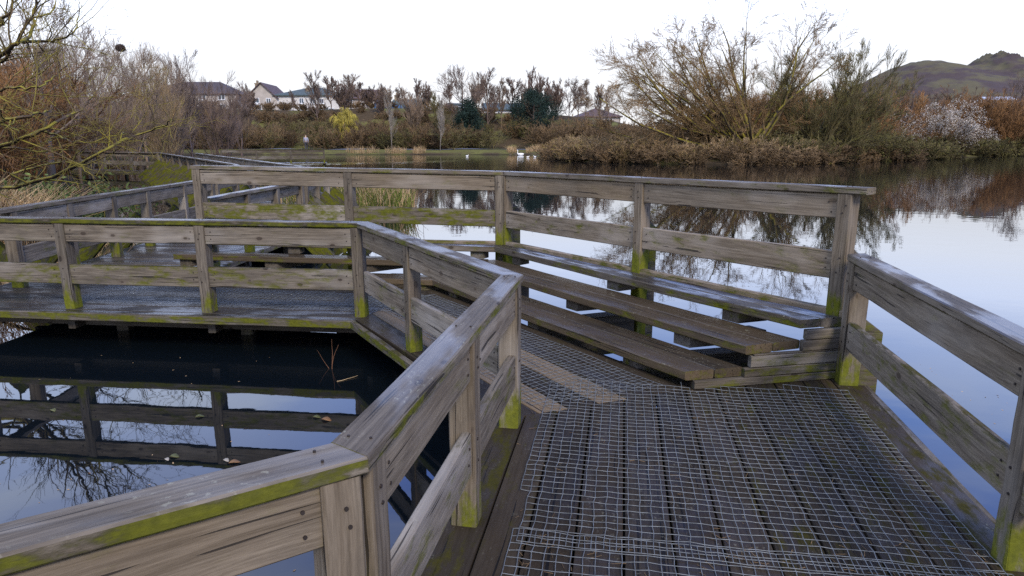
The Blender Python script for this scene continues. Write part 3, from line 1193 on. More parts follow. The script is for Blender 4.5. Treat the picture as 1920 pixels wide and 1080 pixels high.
def skel_mesh(A, tvs=None, rs=1.0):
    """mesh arrays from skeleton rows; thick limbs get more sides"""
    out = []
    thick = A[:, 6] > 0.045
    for msk, sides in ((thick, 6), (~thick, 3)):
        B = A[msk]
        if len(B):
            tv = (tvs[msk] if tvs is not None else np.zeros(len(B)))
            D = B[:, 3:6] - B[:, 0:3]
            ext = np.where(B[:, 6:7] > 0.02, 0.04, 0.0)
            out.append(strands(B[:, 0:3] - D * ext, B[:, 3:6] + D * ext, B[:, 6] * rs, B[:, 7] * rs, sides, tv))
    V = np.vstack([o[0] for o in out])
    off = 0
    Fs = []
    for o in out:
        Fs.append(o[1] + off)
        off += len(o[0])
    return V, np.vstack(Fs), np.concatenate([o[2] for o in out])


BARK = {
    "grey": twig_mat("bark_grey_brown", (0.155, 0.115, 0.084), (0.27, 0.205, 0.150)),
    "dark": twig_mat("bark_dark_purple", (0.095, 0.068, 0.056), (0.20, 0.148, 0.118)),
    "olive": twig_mat("bark_olive", (0.075, 0.062, 0.028), (0.145, 0.120, 0.058), (0.16, 0.15, 0.035), 0.2),
    "tan": twig_mat("bark_pale_tan", (0.19, 0.128, 0.062), (0.33, 0.240, 0.140), (0.22, 0.18, 0.035), 0.0),
    "rust": twig_mat("twig_rust", (0.115, 0.062, 0.027), (0.245, 0.130, 0.052)),
    "brown": twig_mat("twig_brown", (0.098, 0.066, 0.036), (0.21, 0.143, 0.076)),
    "moss": twig_mat("bark_lichen", (0.040, 0.031, 0.025), (0.16, 0.110, 0.062), (0.24, 0.20, 0.020), 0.55),
    "yellow": twig_mat("twig_yellow", (0.24, 0.20, 0.030), (0.42, 0.35, 0.075)),
    "birch": twig_mat("bark_birch", (0.18, 0.15, 0.125), (0.34, 0.31, 0.26)),
    "straw": twig_mat("reed_straw", (0.26, 0.17, 0.085), (0.50, 0.37, 0.21)),
    "green": twig_mat("reed_green", (0.06, 0.08, 0.014), (0.15, 0.17, 0.035)),
}

WILLOWTWIG = twig_mat("willow_twig", (0.115, 0.075, 0.034), (0.240, 0.160, 0.076))  # backlit darkness of the crown against the sky is put into this colour

# levels: trunk, limb, branch, twig, fine twig
P_ROUND = [dict(n=6, w=0.05, up=0.06, tip=0.35), dict(k=13, n=6, w=0.10, up=0.09, a=0.8, l=0.58, rr=0.45, tip=0.25, taper=0.35, **{"from": 0.25}),
           dict(k=9, n=5, w=0.10, up=0.07, a=0.65, l=0.66, rr=0.45, tip=0.3), dict(k=9, n=4, w=0.08, up=0.06, a=0.55, l=0.62, rr=0.5, tip=0.5),
           dict(k=4, n=2, w=0.06, up=0.04, a=0.40, l=0.72, rr=0.6, tip=0.6, rmin=0.006)]
P_UPRIGHT = [dict(n=7, w=0.05, up=0.08, tip=0.3), dict(k=16, n=5, w=0.08, up=0.12, a=0.65, l=0.46, rr=0.40, tip=0.3, taper=0.5, **{"from": 0.2}),
             dict(k=9, n=4, w=0.09, up=0.10, a=0.55, l=0.66, rr=0.45, tip=0.3), dict(k=8, n=3, w=0.08, up=0.08, a=0.45, l=0.65, rr=0.55, tip=0.45),
             dict(k=3, n=2, w=0.06, up=0.05, a=0.38, l=0.75, rr=0.6, tip=0.6, rmin=0.006)]
P_BIRCH = [dict(n=6, w=0.06, up=0.08, tip=0.35), dict(k=13, n=5, w=0.09, up=0.06, a=0.8, l=0.44, rr=0.42, tip=0.3, **{"from": 0.28}),
           dict(k=9, n=4, w=0.10, up=-0.04, a=0.6, l=0.66, rr=0.45, tip=0.3), dict(k=9, n=4, w=0.08, up=-0.22, a=0.5, l=0.7, rr=0.55, tip=0.4),
           dict(k=2, n=2, w=0.06, up=-0.25, a=0.35, l=0.75, rr=0.6, tip=0.6, rmin=0.006)]
P_MULTI = [dict(n=7, w=0.07, up=0.07, tip=0.22), dict(k=12, n=5, w=0.10, up=0.11, a=0.6, l=0.42, rr=0.42, tip=0.3, taper=0.4, **{"from": 0.15}), dict(k=9, n=4, w=0.10, up=0.10, a=0.5, l=0.68, rr=0.45, tip=0.3),
           dict(k=9, n=3, w=0.07, up=0.08, a=0.42, l=0.65, rr=0.55, tip=0.5, rmin=0.006)]
P_SCRUB = [dict(n=4, w=0.13, up=0.05, tip=0.4), dict(k=6, n=3, w=0.16, up=0.08, a=0.55, l=0.62, rr=0.6, tip=0.4, **{"from": 0.1}),
           dict(k=5, n=3, w=0.18, up=0.05, a=0.55, l=0.6, rr=0.6, tip=0.4), dict(k=4, n=2, w=0.2, up=0.02, a=0.6, l=0.6, rr=0.65, tip=0.4, rmin=0.007)]


def plant_tree(seed, P, h, rad, stems=1, spread=0.0, lean=(0, 0)):
    T = Plant(seed)
    for i in range(stems):
        a = 2 * PI * (i + T.r.random() * 0.6) / max(1, stems)
        sp = spread * T.r.uniform(0.6, 1.2)
        d = (math.cos(a) * sp + lean[0], math.sin(a) * sp + lean[1], 1.0)
        hh = h * (T.r.uniform(0.75, 1.05) if stems > 1 else 1.0)
        T.grow((math.cos(a) * 0.15 * (stems > 1), math.sin(a) * 0.15 * (stems > 1), -0.2), d, hh, rad * (T.r.uniform(0.7, 1.0) if stems > 1 else 1), 0, P)
    A = T.arr()
    z = A[:, 5].max()
    return A, z


def tree_proto(name, A, mat, matc=None, split=1, rs=1.0):
    root = empty(name)
    rn = np.random.RandomState(len(A))
    tv = rn.uniform(0, 1, len(A)) * 0.5 + 0.5 * (A[:, 8] / A[:, 8].max())
    tr = A[:, 8] <= split
    for nm, msk, mm in (("trunk", tr, mat), ("crown", ~tr, matc or mat)):
        V, F, T = skel_mesh(A[msk], tv[msk], rs)
        mesh_obj(nm, V, F, mm, root, False, {"tv": ("FLOAT", T)})
    return root


SHAPES = {}


def shape(key):
    if key in SHAPES:
        return SHAPES[key]
    if key.startswith("round"):
        A, z = plant_tree(10 + int(key[-1]), P_ROUND, 6.0, 0.22, 1)
    elif key.startswith("upright"):
        A, z = plant_tree(30 + int(key[-1]), P_UPRIGHT, 9.0, 0.19, 1)
    elif key.startswith("birch"):
        A, z = plant_tree(50 + int(key[-1]), P_BIRCH, 8.5, 0.15, 1)
    elif key.startswith("multi"):
        A, z = plant_tree(70 + int(key[-1]), P_MULTI, 8.0, 0.12, 7, 0.34)
    elif key.startswith("scrub"):
        A, z = plant_tree(90 + int(key[-1]), P_SCRUB, 2.6, 0.03, 11, 0.6)
    A = A.copy()
    A[:, [0, 1, 2, 3, 4, 5]] /= z
    A[:, 6:8] /= z
    SHAPES[key] = A
    return A


PROTO = {}


def tree(key, bark, x, y, h, label, rz=0.0, wide=1.0, name="tree", cat="tree", group=None, ztop=None, crown=None, rs=1.0, sink=0.1):
    """bare tree of height h standing on the bank at x, y"""
    D_ = round(max(20, y) / 15) * 15
    k = (key, bark, crown, name, rs, D_)
    z = float(land(np.array([x]), np.array([y]))[0][0])
    if k not in PROTO:
        A = shape(key).copy()
        hh = h if ztop is None else ztop - z
        fl = np.where(A[:, 8] <= 1, 0.00040, np.where(A[:, 8] <= 2, 0.00020, 0.000085))[:, None] * D_ / hh
        A[:, 6:8] = np.maximum(A[:, 6:8], fl)
        PROTO[k] = o = tree_proto(name, A, BARK[bark], BARK[crown or bark], 1, rs)
    else:
        o = copy_tree(PROTO[k])
    if ztop is not None:
        h = ztop - z
    o.location = (x, y, z - sink)
    o.rotation_euler = (0, 0, rz)
    o.scale = (h * wide, h * wide, h)
    tag(o, label, cat, group)
    return o


def at_tree(px, ytop, Y):
    p = at(px, ytop, Y)
    return p[0], p[1], p[2]


def build_trees():
    rr = random.Random(21)
    T = lambda key, bark, px, yt, Y, label, wide=1.0, **kw: tree(key, bark, at(px, yt, Y)[0], Y, 1, label, rr.uniform(0, 6.28), wide, ztop=at(px, yt - 6, Y)[2], **kw)
    # left wood, big to small
    g = "bare trees of the left wood"
    T("round1", "grey", 40, -30, 24, "tall grey bare tree at the left edge of the photo, behind the lichened branches", 0.9, group=g)
    T("upright1", "grey", 110, 40, 33, "bare tree just right of the tallest left-edge tree", 0.8, group=g)
    T("multi1", "grey", 205, 52, 42, "bare many-stemmed tree holding a dark nest high in its twigs", 0.75, group=g)
    T("multi2", "tan", 280, 72, 46, "pale round-headed bare tree between the nest tree and the dark-roofed house", 0.72, group=g)
    T("upright2", "dark", 345, 88, 54, "dusky bare tree rising in front of the long dark roof's left half", 0.8, group=g)
    T("multi1", "dark", 400, 105, 58, "dusky spreading bare tree in front of the long dark roof's right half", 0.75, group=g)
    T("upright1", "dark", 440, 150, 70, "small dark bare tree against the chimney of the gabled house", 0.9, group=g)
    T("round2", "grey", 160, 75, 50, "bare tree deep in the left wood, behind the nest tree", 0.9, group=g)
    T("round1", "dark", 60, 62, 56, "dusky bare tree deep in the left wood, near the photo's edge", 0.9, group=g)
    T("round2", "grey", 250, 85, 62, "bare tree behind the pale round-headed one in the left wood", 0.8, group=g)
    T("multi2", "dark", 310, 98, 66, "thin bare tree left of the long dark roof", 0.7, group=g)
    T("multi1", "grey", 20, 30, 40, "many-stemmed bare tree in the left wood, right behind the tall left-edge tree", 0.85, group=g)
    T("multi2", "grey", 130, 58, 37, "twiggy bare tree between the left-edge trees and the nest tree", 0.8, group=g)
    T("round1", "grey", 235, 72, 49, "twiggy bare tree overlapping the right side of the nest tree", 0.85, group=g)
    T("multi1", "grey", 300, 84, 52, "grey bare tree at the left end of the long dark roof", 0.75, group=g)
    # trees along the far bank
    g = "bare trees along the far bank"
    T("upright2", "dark", 592, 133, 92, "thin spiky bare tree in front of the cream house's right end", 0.9, group=g)
    T("multi1", "dark", 640, 148, 96, "spreading dark bare tree behind the yellow weeping willow", 0.9, group=g)
    T("round2", "dark", 672, 156, 100, "round dark bare tree right of the yellow weeping willow", 0.9, group=g)
    T("multi2", "dark", 712, 160, 95, "slim bare tree just left of the cottage chimney", 0.8, group=g)
    T("multi1", "grey", 775, 158, 90, "twiggy grey-brown tree beside the cottage with the chimney", 0.7, group=g)
    T("upright1", "olive", 818, 172, 84, "low olive-grey tree left of the tallest far tree", 0.9, group=g)
    T("round1", "dark", 868, 121, 88, "tallest bare tree of the far bank, with a round crown on a long trunk", 0.95, group=g)
    T("upright2", "dark", 915, 128, 90, "tall upright bare tree just right of the tallest far tree", 0.95, group=g)
    T("upright1", "grey", 940, 148, 92, "brownish bare tree between the two dark evergreens", 0.8, group=g)
    T("multi2", "dark", 1010, 125, 92, "fan-shaped bare tree rising behind the larger dark evergreen", 0.85, group=g)
    T("birch1", "dark", 1068, 145, 90, "drooping birch right of the larger dark evergreen", 0.85, group=g)
    T("birch2", "grey", 1100, 150, 92, "paler drooping birch left of the great willow", 0.75, group=g)
    T("birch1", "grey", 1150, 160, 86, "hazy bare tree behind the great willow's left edge", 0.9, group=g)
    T("upright1", "birch", 731, 175, 78, "slender pale-barked tree standing by the path under the cottage", 0.42, group=g, rs=1.2)
    T("upright2", "birch", 823, 180, 78, "slender pale-barked tree standing by the path left of the tallest far tree", 0.42, group=g, rs=1.2)
    for px, yt, Yd, key, wd, lab in ((690, 172, 104, "multi1", 0.9, "hazy bare tree behind the gap left of the cottage"), (750, 178, 103, "round1", 0.9, "low round bare tree right behind the cottage chimney"), (800, 165, 102, "multi2", 0.8, "hazy bare tree behind the cottage's right end"),
                                (842, 160, 104, "upright1", 0.9, "bare tree just left of the tallest far tree's crown"), (893, 150, 104, "multi1", 0.7, "bare tree between the tallest far tree and the upright one"), (960, 158, 103, "round2", 0.9, "round bare tree left of the larger dark evergreen"),
                                (985, 170, 104, "multi2", 0.8, "hazy bare tree behind the larger dark evergreen's left side"), (1040, 160, 104, "multi1", 0.8, "hazy bare tree between the larger dark evergreen and the birches"), (1085, 175, 102, "round1", 0.9, "low bare tree between the two drooping birches"), (1128, 172, 100, "upright2", 0.9, "bare tree in front of the brown-roofed bungalow")):
        T(key, "grey" if px % 2 else "dark", px, yt - 10, Yd, lab, wd, group=g)
    for px, yt, Yd, key, wd, lab in ((468, 160, 96, "multi2", 0.8, "thin bare tree standing before the tan gabled house"), (548, 172, 98, "upright1", 0.7, "small bare tree before the cream house's left wall"), (618, 146, 99, "round1", 0.8, "bare tree between the cream house and the yellow weeping willow"),
                                (655, 140, 103, "round2", 0.9, "bare tree before the brown-roofed house, behind the yellow weeping willow"), (725, 158, 100, "multi1", 0.8, "bare tree left of the pale trunk under the cottage"), (780, 150, 101, "upright2", 0.9, "upright bare tree just right of the cottage")):
        T(key, "grey" if px % 2 else "dark", px, yt, Yd, lab, wd, group=g)
    # right bank
    g = "bare trees of the right bank"
    T("multi1", "dark", 1690, 128, 70, "dark forked bare tree in front of the hill's left shoulder", 0.62, group=g)
    T("round2", "dark", 1765, 168, 76, "dusky round bare tree below the hill's saddle", 1.0, group=g)
    T("round1", "dark", 1925, 118, 82, "dark bare tree cut by the right edge of the photo, before the hill", 0.8, group=g)
    T("multi2", "dark", 1640, 150, 72, "bare tree between the leaning olive tree and the hill", 0.8, group=g)
    T("round2", "rust", 1890, 185, 80, "rusty bare tree beside the white blossoming shrub", 0.95, group=g)


build_trees()


def great_willow():
    """wide old willow on the island: several leaning limbs from low down"""
    base = np.array((18.4, 53.0, 0.1))
    T = Plant(404)
    P = [dict(n=10, w=0.075, up=0.035, tip=0.10), dict(k=9, n=6, w=0.13, up=0.04, a=0.75, l=0.27, rr=0.5, tip=0.25, taper=0.25, **{"from": 0.2}),
         dict(k=9, n=4, w=0.13, up=0.03, a=0.65, l=0.62, rr=0.5, tip=0.35), dict(k=9, n=3, w=0.12, up=0.0, a=0.55, l=0.66, rr=0.55, tip=0.6, rmin=0.0100)]
    dome = [(1122, 222), (1135, 190), (1152, 160), (1172, 132), (1192, 110), (1215, 96), (1240, 84), (1264, 74), (1288, 64), (1312, 57), (1336, 50), (1360, 42), (1384, 32), (1408, 22), (1430, 13), (1450, 8), (1470, 20), (1488, 44), (1504, 75), (1516, 110), (1522, 150)]
    inner = [(1170, 190), (1205, 150), (1240, 125), (1275, 105), (1310, 95), (1345, 88), (1380, 78), (1415, 66), (1450, 60), (1480, 95), (1215, 195), (1290, 150), (1360, 135), (1430, 115)]
    for i, (px, py) in enumerate(dome + inner):
        tgt = np.array(at(px, py, 53 + T.r.uniform(-3.5, 3.0)))
        d = tgt - base
        L = np.linalg.norm(d) * 0.90
        d0 = d / np.linalg.norm(d) + np.array((0.20 * np.sign(d[0]), 0, -0.14))
        T.grow(base + T.vec() * 0.4 * np.array((1, 1, 0.1)), d0, L * 1.17, (0.085 if i % 3 else 0.13) + 0.006 * L, 0, P)
    # low boughs sweeping to the water on the left
    P2 = [dict(n=6, w=0.12, up=0.0, tip=0.3), dict(k=9, n=4, w=0.15, up=-0.02, a=0.8, l=0.35, rr=0.5, tip=0.35), dict(k=7, n=3, w=0.16, up=-0.10, a=0.6, l=0.6, rr=0.5, tip=0.4),
          dict(k=6, n=3, w=0.16, up=-0.12, a=0.6, l=0.7, rr=0.55, tip=0.5, rmin=0.0125)]
    for d, L in (((-1, -0.25, 0.20), 9.5), ((-1, 0.1, 0.30), 12.0), ((-0.7, -0.4, 0.22), 7.0), ((-0.3, -0.6, 0.25), 4.5), ((-0.95, -0.05, 0.1), 8.0)):
        T.grow(base + np.array((0, 0, 0.5)), d, L, 0.15, 0, P2)
    A = T.arr()
    o = tree_proto("willow_tree", A, BARK["moss"], WILLOWTWIG, 0)
    tag(o, "great many-limbed willow filling the middle of the island, tallest tree on the right half", "tree")
    # fallen trunk at its foot
    T = Plant(405)
    T.grow((19.6, 51.3, 0.5), (1, -0.05, 0.06), 4.2, 0.34, 0, [dict(n=5, w=0.12, up=0.0, tip=0.7), dict(k=4, n=3, w=0.2, up=0.1, a=0.9, l=0.4, rr=0.4, tip=0.4)])
    A = T.arr()
    V, F, tv = skel_mesh(A, np.zeros(len(A)))
    o = mesh_obj("fallen_trunk", V, F, BARK["moss"], None, False, {"tv": ("FLOAT", tv)})
    tag(o, "mossy fallen trunk lying at the foot of the great willow", "log")
    # second tree leaning right over the water
    T = Plant(411)
    P3 = [dict(n=9, w=0.08, up=0.035, tip=0.12), dict(k=14, n=5, w=0.10, up=0.09, a=0.6, l=0.45, rr=0.5, tip=0.3, **{"from": 0.12}), dict(k=10, n=4, w=0.09, up=0.07, a=0.5, l=0.6, rr=0.5, tip=0.4),
          dict(k=9, n=3, w=0.07, up=0.05, a=0.42, l=0.65, rr=0.55, tip=0.6, rmin=0.0105)]
    b2 = np.array((23.6, 53.4, 0.1))
    for px, py in ((1478, 140), (1502, 112), (1530, 100), (1560, 92), (1590, 86), (1618, 92), (1640, 104), (1662, 128), (1668, 165), (1650, 205), (1560, 150), (1600, 140), (1690, 238), (1520, 180), (1620, 190)):
        tgt = np.array(at(px, py, 53.4 + T.r.uniform(-2.5, 2.5)))
        d = tgt - b2
        L = np.linalg.norm(d) * 0.9
        d0 = d / np.linalg.norm(d) + np.array((0.15 * np.sign(d[0]), 0, -0.12))
        T.grow(b2 + T.vec() * 0.3 * np.array((1, 1, 0.1)), d0, L, 0.07 + 0.011 * L, 0, P3)
    o = tree_proto("willow_tree", T.arr(), BARK["olive"], BARK["olive"], 0)
    tag(o, "dark olive willow leaning right over the water, beside the great willow", "tree")


great_willow()


def weeping_willow():
    x, y, zt = at(640, 196, 84)
    z = float(land(np.array([x]), np.array([y]))[0][0])
    T = Plant(77)
    P = [dict(n=4, w=0.06, up=0.1, tip=0.6), dict(k=16, n=5, w=0.10, up=0.10, a=0.75, l=0.75, rr=0.45, tip=0.4, **{"from": 0.45}), dict(k=11, n=5, w=0.1, up=-0.22, a=0.6, l=0.7, rr=0.4, tip=0.5),
         dict(k=16, n=5, w=0.05, up=-0.55, a=0.4, l=1.0, rr=0.6, tip=0.6, taper=0.2, rmin=0.020)]
    T.grow((x, y, z - 0.1), (0.03, 0, 1), (zt - z) * 0.62, 0.2, 0, P)
    A = T.arr()
    A = A[np.minimum(A[:, 2], A[:, 5]) > z - 0.2]
    o = tree_proto("weeping_willow", A, BARK["olive"], BARK["yellow"], 1)
    tag(o, "yellow weeping willow hanging over the far bank below the cream house", "tree")


weeping_willow()


# ------------------------------------------------------------------ leafy things
def leaf_cloud(rs, centres, n, size, spread):
    """many small leaf-shaped quads around the given centres"""
    c = centres[rs.randint(0, len(centres), n)] + rs.normal(0, 1, (n, 3)) * spread
    a = rs.normal(0, 1, (n, 3))
    a /= np.linalg.norm(a, axis=1, keepdims=True)
    b = np.cross(a, rs.normal(0, 1, (n, 3)))
    b /= np.linalg.norm(b, axis=1, keepdims=True) + 1e-9
    s = size * rs.uniform(0.6, 1.3, (n, 1))
    V = np.stack([c - a * s, c + b * s * 0.5, c + a * s, c - b * s * 0.5], 1).reshape(-1, 3)
    F = np.arange(n * 4).reshape(n, 4)
    tv = np.repeat(rs.uniform(0, 1, n), 4)
    return V, F, tv


EVERGREEN = twig_mat("evergreen_leaf", (0.008, 0.019, 0.014), (0.028, 0.050, 0.038))
BLOSSOM = twig_mat("blossom_petal", (0.42, 0.385, 0.34), (0.66, 0.62, 0.56))
BUSHLEAF = twig_mat("bush_leaf", (0.035, 0.055, 0.014), (0.11, 0.145, 0.04))


def evergreen(px, ytop, Y, hw, label, seed, base=None):
    rs = np.random.RandomState(seed)
    x, y, zt = at(px, ytop, Y)
    z = float(land(np.array([x]), np.array([y]))[0][0])
    h = zt - z
    root = empty("evergreen_tree", (x, y, z))
    tag(root, label, "tree")
    T = Plant(seed)
    T.grow((0, 0, -0.2), (0, 0, 1), h * 0.92, 0.16, 0, [dict(n=6, w=0.03, up=0.1, tip=0.3), dict(k=22, n=3, w=0.1, up=0.0, a=1.2, l=0.28, rr=0.4, tip=0.4, taper=0.7, **{"from": 0.12})])
    A = T.arr()
    V, F, tv = skel_mesh(A, np.zeros(len(A)))
    mesh_obj("trunk", V, F, BARK["dark"], root, False, {"tv": ("FLOAT", tv)})
    n = 110
    q = rs.uniform(0.10, 1, n) ** 0.9
    prof = np.sin(np.clip(q, 0, 1) * PI * 0.92 + 0.22) ** 0.8
    a = rs.uniform(0, 2 * PI, n)
    rad = hw * prof * rs.uniform(0.35, 1.05, n)
    C = np.stack([np.cos(a) * rad, np.sin(a) * rad, q * h * rs.uniform(0.93, 1.02, n)], -1)
    V, F, tv = leaf_cloud(rs, C, 17000, 0.085, 0.30)
    mesh_obj("crown", V, F, EVERGREEN, root, False, {"tv": ("FLOAT", tv)})


evergreen(876, 190, 86, 1.9, "narrow dark evergreen beside the trunk of the tallest far tree", 3)
evergreen(1000, 172, 89, 4.0, "larger dark evergreen dome below the fan-shaped bare tree", 4)


def blossom_shrub():
    x, y, zt = at(1745, 204, 66)
    T = Plant(55)
    z = float(land(np.array([x]), np.array([y]))[0][0])
    P = [dict(n=5, w=0.12, up=0.0, tip=0.35), dict(k=8, n=4, w=0.15, up=0.05, a=0.6, l=0.5, rr=0.5, tip=0.4), dict(k=7, n=3, w=0.16, up=0.03, a=0.6, l=0.55, rr=0.55, tip=0.4), dict(k=6, n=2, w=0.16, up=0.02, a=0.6, l=0.6, rr=0.6, tip=0.4, rmin=0.009)]
    for i in range(24):
        a = 2 * PI * i / 24 + T.r.uniform(-0.2, 0.2)
        s = T.r.uniform(0.2, 1.0)
        T.grow((math.cos(a) * 1.6, math.sin(a) * 0.8 - 0.6, 0), (math.cos(a) * s * 1.15, math.sin(a) * s * 0.5 - 0.2, 0.7), (zt - z) * T.r.uniform(0.72, 1.05), 0.05, 0, P)
    A = T.arr()
    root = empty("blossom_shrub", (x, y, z))
    tag(root, "shrub in greyish white blossom at the water's edge under the hill", "shrub")
    V, F, tv = skel_mesh(A, np.full(len(A), 0.4))
    mesh_obj("stems", V, F, BARK["brown"], root, False, {"tv": ("FLOAT", tv)})
    tw = A[A[:, 8] >= 2]
    rs = np.random.RandomState(5)
    keep = tw[:, 5] > 0.5 + rs.uniform(0, 1.6, len(tw))
    V, F, tv = leaf_cloud(rs, tw[keep][:, 3:6], 15000, 0.045, 0.09)
    mesh_obj("blossom", V, F, BLOSSOM, root, False, {"tv": ("FLOAT", tv)})


blossom_shrub()


def mass(name, label, cat, spots, mat, keys=("scrub1", "scrub2", "scrub3"), seed=1, kind="stuff", thin=1.0, rmin=0.009):
    """one tangle of shrubs: spots = rows of x, y, height, width factor"""
    rs = np.random.RandomState(seed)
    Vs, Fs, Ts = [], [], []
    off = 0
    pre = {}
    spots = np.array(spots, float)
    gz = land(spots[:, 0], spots[:, 1])[0]
    for (x, y, h, w), z in zip(spots, gz):
        A = shape(keys[rs.randint(len(keys))]).copy()
        if thin < 1:
            A = A[rs.uniform(0, 1, len(A)) < np.where(A[:, 8] < 2, 1.0, thin)]
        c, s = math.cos(rs.uniform(0, 6.28)), math.sin(rs.uniform(0, 6.28))
        nrm = math.hypot(c, s)
        c, s = c / nrm, s / nrm
        for k in (0, 3):
            X, Y = A[:, k].copy(), A[:, k + 1].copy()
            A[:, k] = x + (X * c - Y * s) * h * w
            A[:, k + 1] = y + (X * s + Y * c) * h * w
            A[:, k + 2] = z - 0.1 + A[:, k + 2] * h
        A[:, 6:8] = np.maximum(A[:, 6:8] * h, rmin)
        t0 = rs.uniform(0, 1)
        tv = np.clip(t0 + rs.normal(0, 0.15, len(A)), 0, 1)
        V, F, T = strands(A[:, :3], A[:, 3:6], A[:, 6], A[:, 7], 3, tv)
        Vs.append(V)
        Fs.append(F + off)
        Ts.append(T)
        off += len(V)
    o = mesh_obj(name, np.vstack(Vs).astype(np.float32), np.vstack(Fs).astype(np.int32), mat, None, False, {"tv": ("FLOAT", np.concatenate(Ts))})
    return tag(o, label, cat, kind=kind)


def scatter(n, xr, yr, dr, hr, wr, seed, cond=None, hf=None):
    rs = np.random.RandomState(seed)
    out = []
    while len(out) < n:
        x, y = rs.uniform(*xr), rs.uniform(*yr)
        d = float(shore_dist(np.array([x]), np.array([y]))[0])
        if dr[0] < d < dr[1] and (cond is None or cond(x, y, d)):
            out.append((x, y, rs.uniform(*hr) * (hf(d) if hf else 1.0), rs.uniform(*wr)))
    return out


def build_scrub():
    # far bank slope
    mass("scrub", "brown leafless scrub covering the far bank below the houses", "scrub",
         scatter(150, (-52, 5), (78, 106), (4.5, 27), (2.4, 4.0), (0.9, 1.4), 1, None, lambda d: max(0.42, 1.0 - max(0, d - 8) / 20)), BARK["brown"], seed=1, rmin=0.015)
    mass("scrub", "olive leafless thicket low on the far bank, among the brown scrub", "scrub",
         scatter(45, (-46, 4), (79, 96), (4.5, 14), (1.8, 3.2), (0.9, 1.5), 2), BARK["olive"], seed=2, rmin=0.015)
    # left wood floor
    mass("scrub", "rust-brown osier thicket filling the left wood under the bare trees", "scrub",
         scatter(120, (-42, -9), (13, 66), (0.8, 14), (3.2, 6.4), (0.7, 1.1), 3, lambda x, y, d: x < -9 - 0.45 * (y - 13) * 0.9), BARK["rust"], seed=3, rmin=0.009)
    mass("scrub", "dark brown thicket deep in the left wood", "scrub",
         scatter(70, (-60, -12), (26, 86), (5, 26), (3.5, 6.5), (0.7, 1.1), 4, lambda x, y, d: x < -0.4 * y), BARK["brown"], seed=4, rmin=0.014)
    # right bank
    mass("scrub", "rust-orange osier thicket along the right bank under the hill", "scrub",
         scatter(85, (25, 72), (56, 84), (0.8, 17), (4.4, 7.4), (0.6, 0.9), 5, lambda x, y, d: math.hypot((x - 42.0) / 1.4, (y - 64)) > 4.6), BARK["rust"], seed=5, rmin=0.016)
    mass("scrub", "dark thicket behind the rust-orange one on the right bank", "scrub",
         scatter(50, (28, 100), (78, 110), (12, 45), (5.0, 7.5), (0.8, 1.2), 6), BARK["dark"], seed=6, rmin=0.015)
    # island
    mass("scrub", "yellow-brown brushwood along the island's water edge below the great willow", "scrub",
         scatter(110, (2, 25), (48.5, 72), (-0.2, 8), (1.0, 2.1), (1.0, 1.6), 7), BARK["tan"], seed=7, rmin=0.0135)
    mass("scrub", "matted brown brushwood hanging over the island's waterline", "scrub",
         scatter(75, (3, 34), (48, 66), (-0.7, 1.0), (0.9, 1.8), (1.2, 1.9), 17), BARK["brown"], seed=17, rmin=0.0135)
    mass("scrub", "olive brushwood along the right bank's waterline below the rust-orange thicket", "scrub",
         scatter(60, (27, 56), (50, 74), (-0.6, 2.0), (1.0, 2.4), (1.0, 1.6), 18), BARK["olive"], seed=18, rmin=0.016)
    mass("scrub", "low olive brushwood around the foot of the leaning olive willow", "scrub",
         scatter(40, (20, 34), (48.5, 60), (-0.2, 6), (1.6, 3.0), (0.9, 1.3), 8), BARK["olive"], seed=8, rmin=0.0135)
    mass("scrub", "brown undergrowth behind the great willow", "scrub",
         scatter(45, (2, 34), (62, 90), (5, 30), (2.0, 3.6), (0.9, 1.4), 9), BARK["brown"], seed=9, rmin=0.018)


build_scrub()


# ------------------------------------------------------------------ reeds and low plants
def reeds(label, cx, cy, rx, ry, n, h, mat, seed, lean=0.2, name="reeds", r=0.006, z=None):
    rs = np.random.RandomState(seed)
    a = rs.uniform(0, 2 * PI, n)
    q = np.sqrt(rs.uniform(0, 1, n))
    X, Y = cx + np.cos(a) * q * rx, cy + np.sin(a) * q * ry
    Z = land(X, Y)[0] if z is None else np.full(n, z)
    Z = np.maximum(Z, WATER - 0.1)
    P = np.stack([X, Y, Z], -1)
    hh = h * rs.uniform(0.5, 1.1, n)
    d = np.stack([rs.normal(0, lean, n), rs.normal(0, lean, n), np.ones(n)], -1)
    bend = np.stack([rs.normal(0, lean * 1.6, n), rs.normal(0, lean * 1.6, n), -rs.uniform(0.1, 0.6, n)], -1)
    p1 = P + d * (hh * 0.55)[:, None]
    p2 = p1 + (d + bend) * (hh * 0.45)[:, None]
    tv = rs.uniform(0, 1, n)
    V, F, T = strands(np.vstack([P, p1]), np.vstack([p1, p2]), np.full(2 * n, r), np.concatenate([np.full(n, r), np.full(n, r * 0.3)]), 3, np.concatenate([tv, tv]))
    o = mesh_obj(name, V, F, mat, None, False, {"tv": ("FLOAT", T)})
    return tag(o, label, "reeds", kind="stuff")


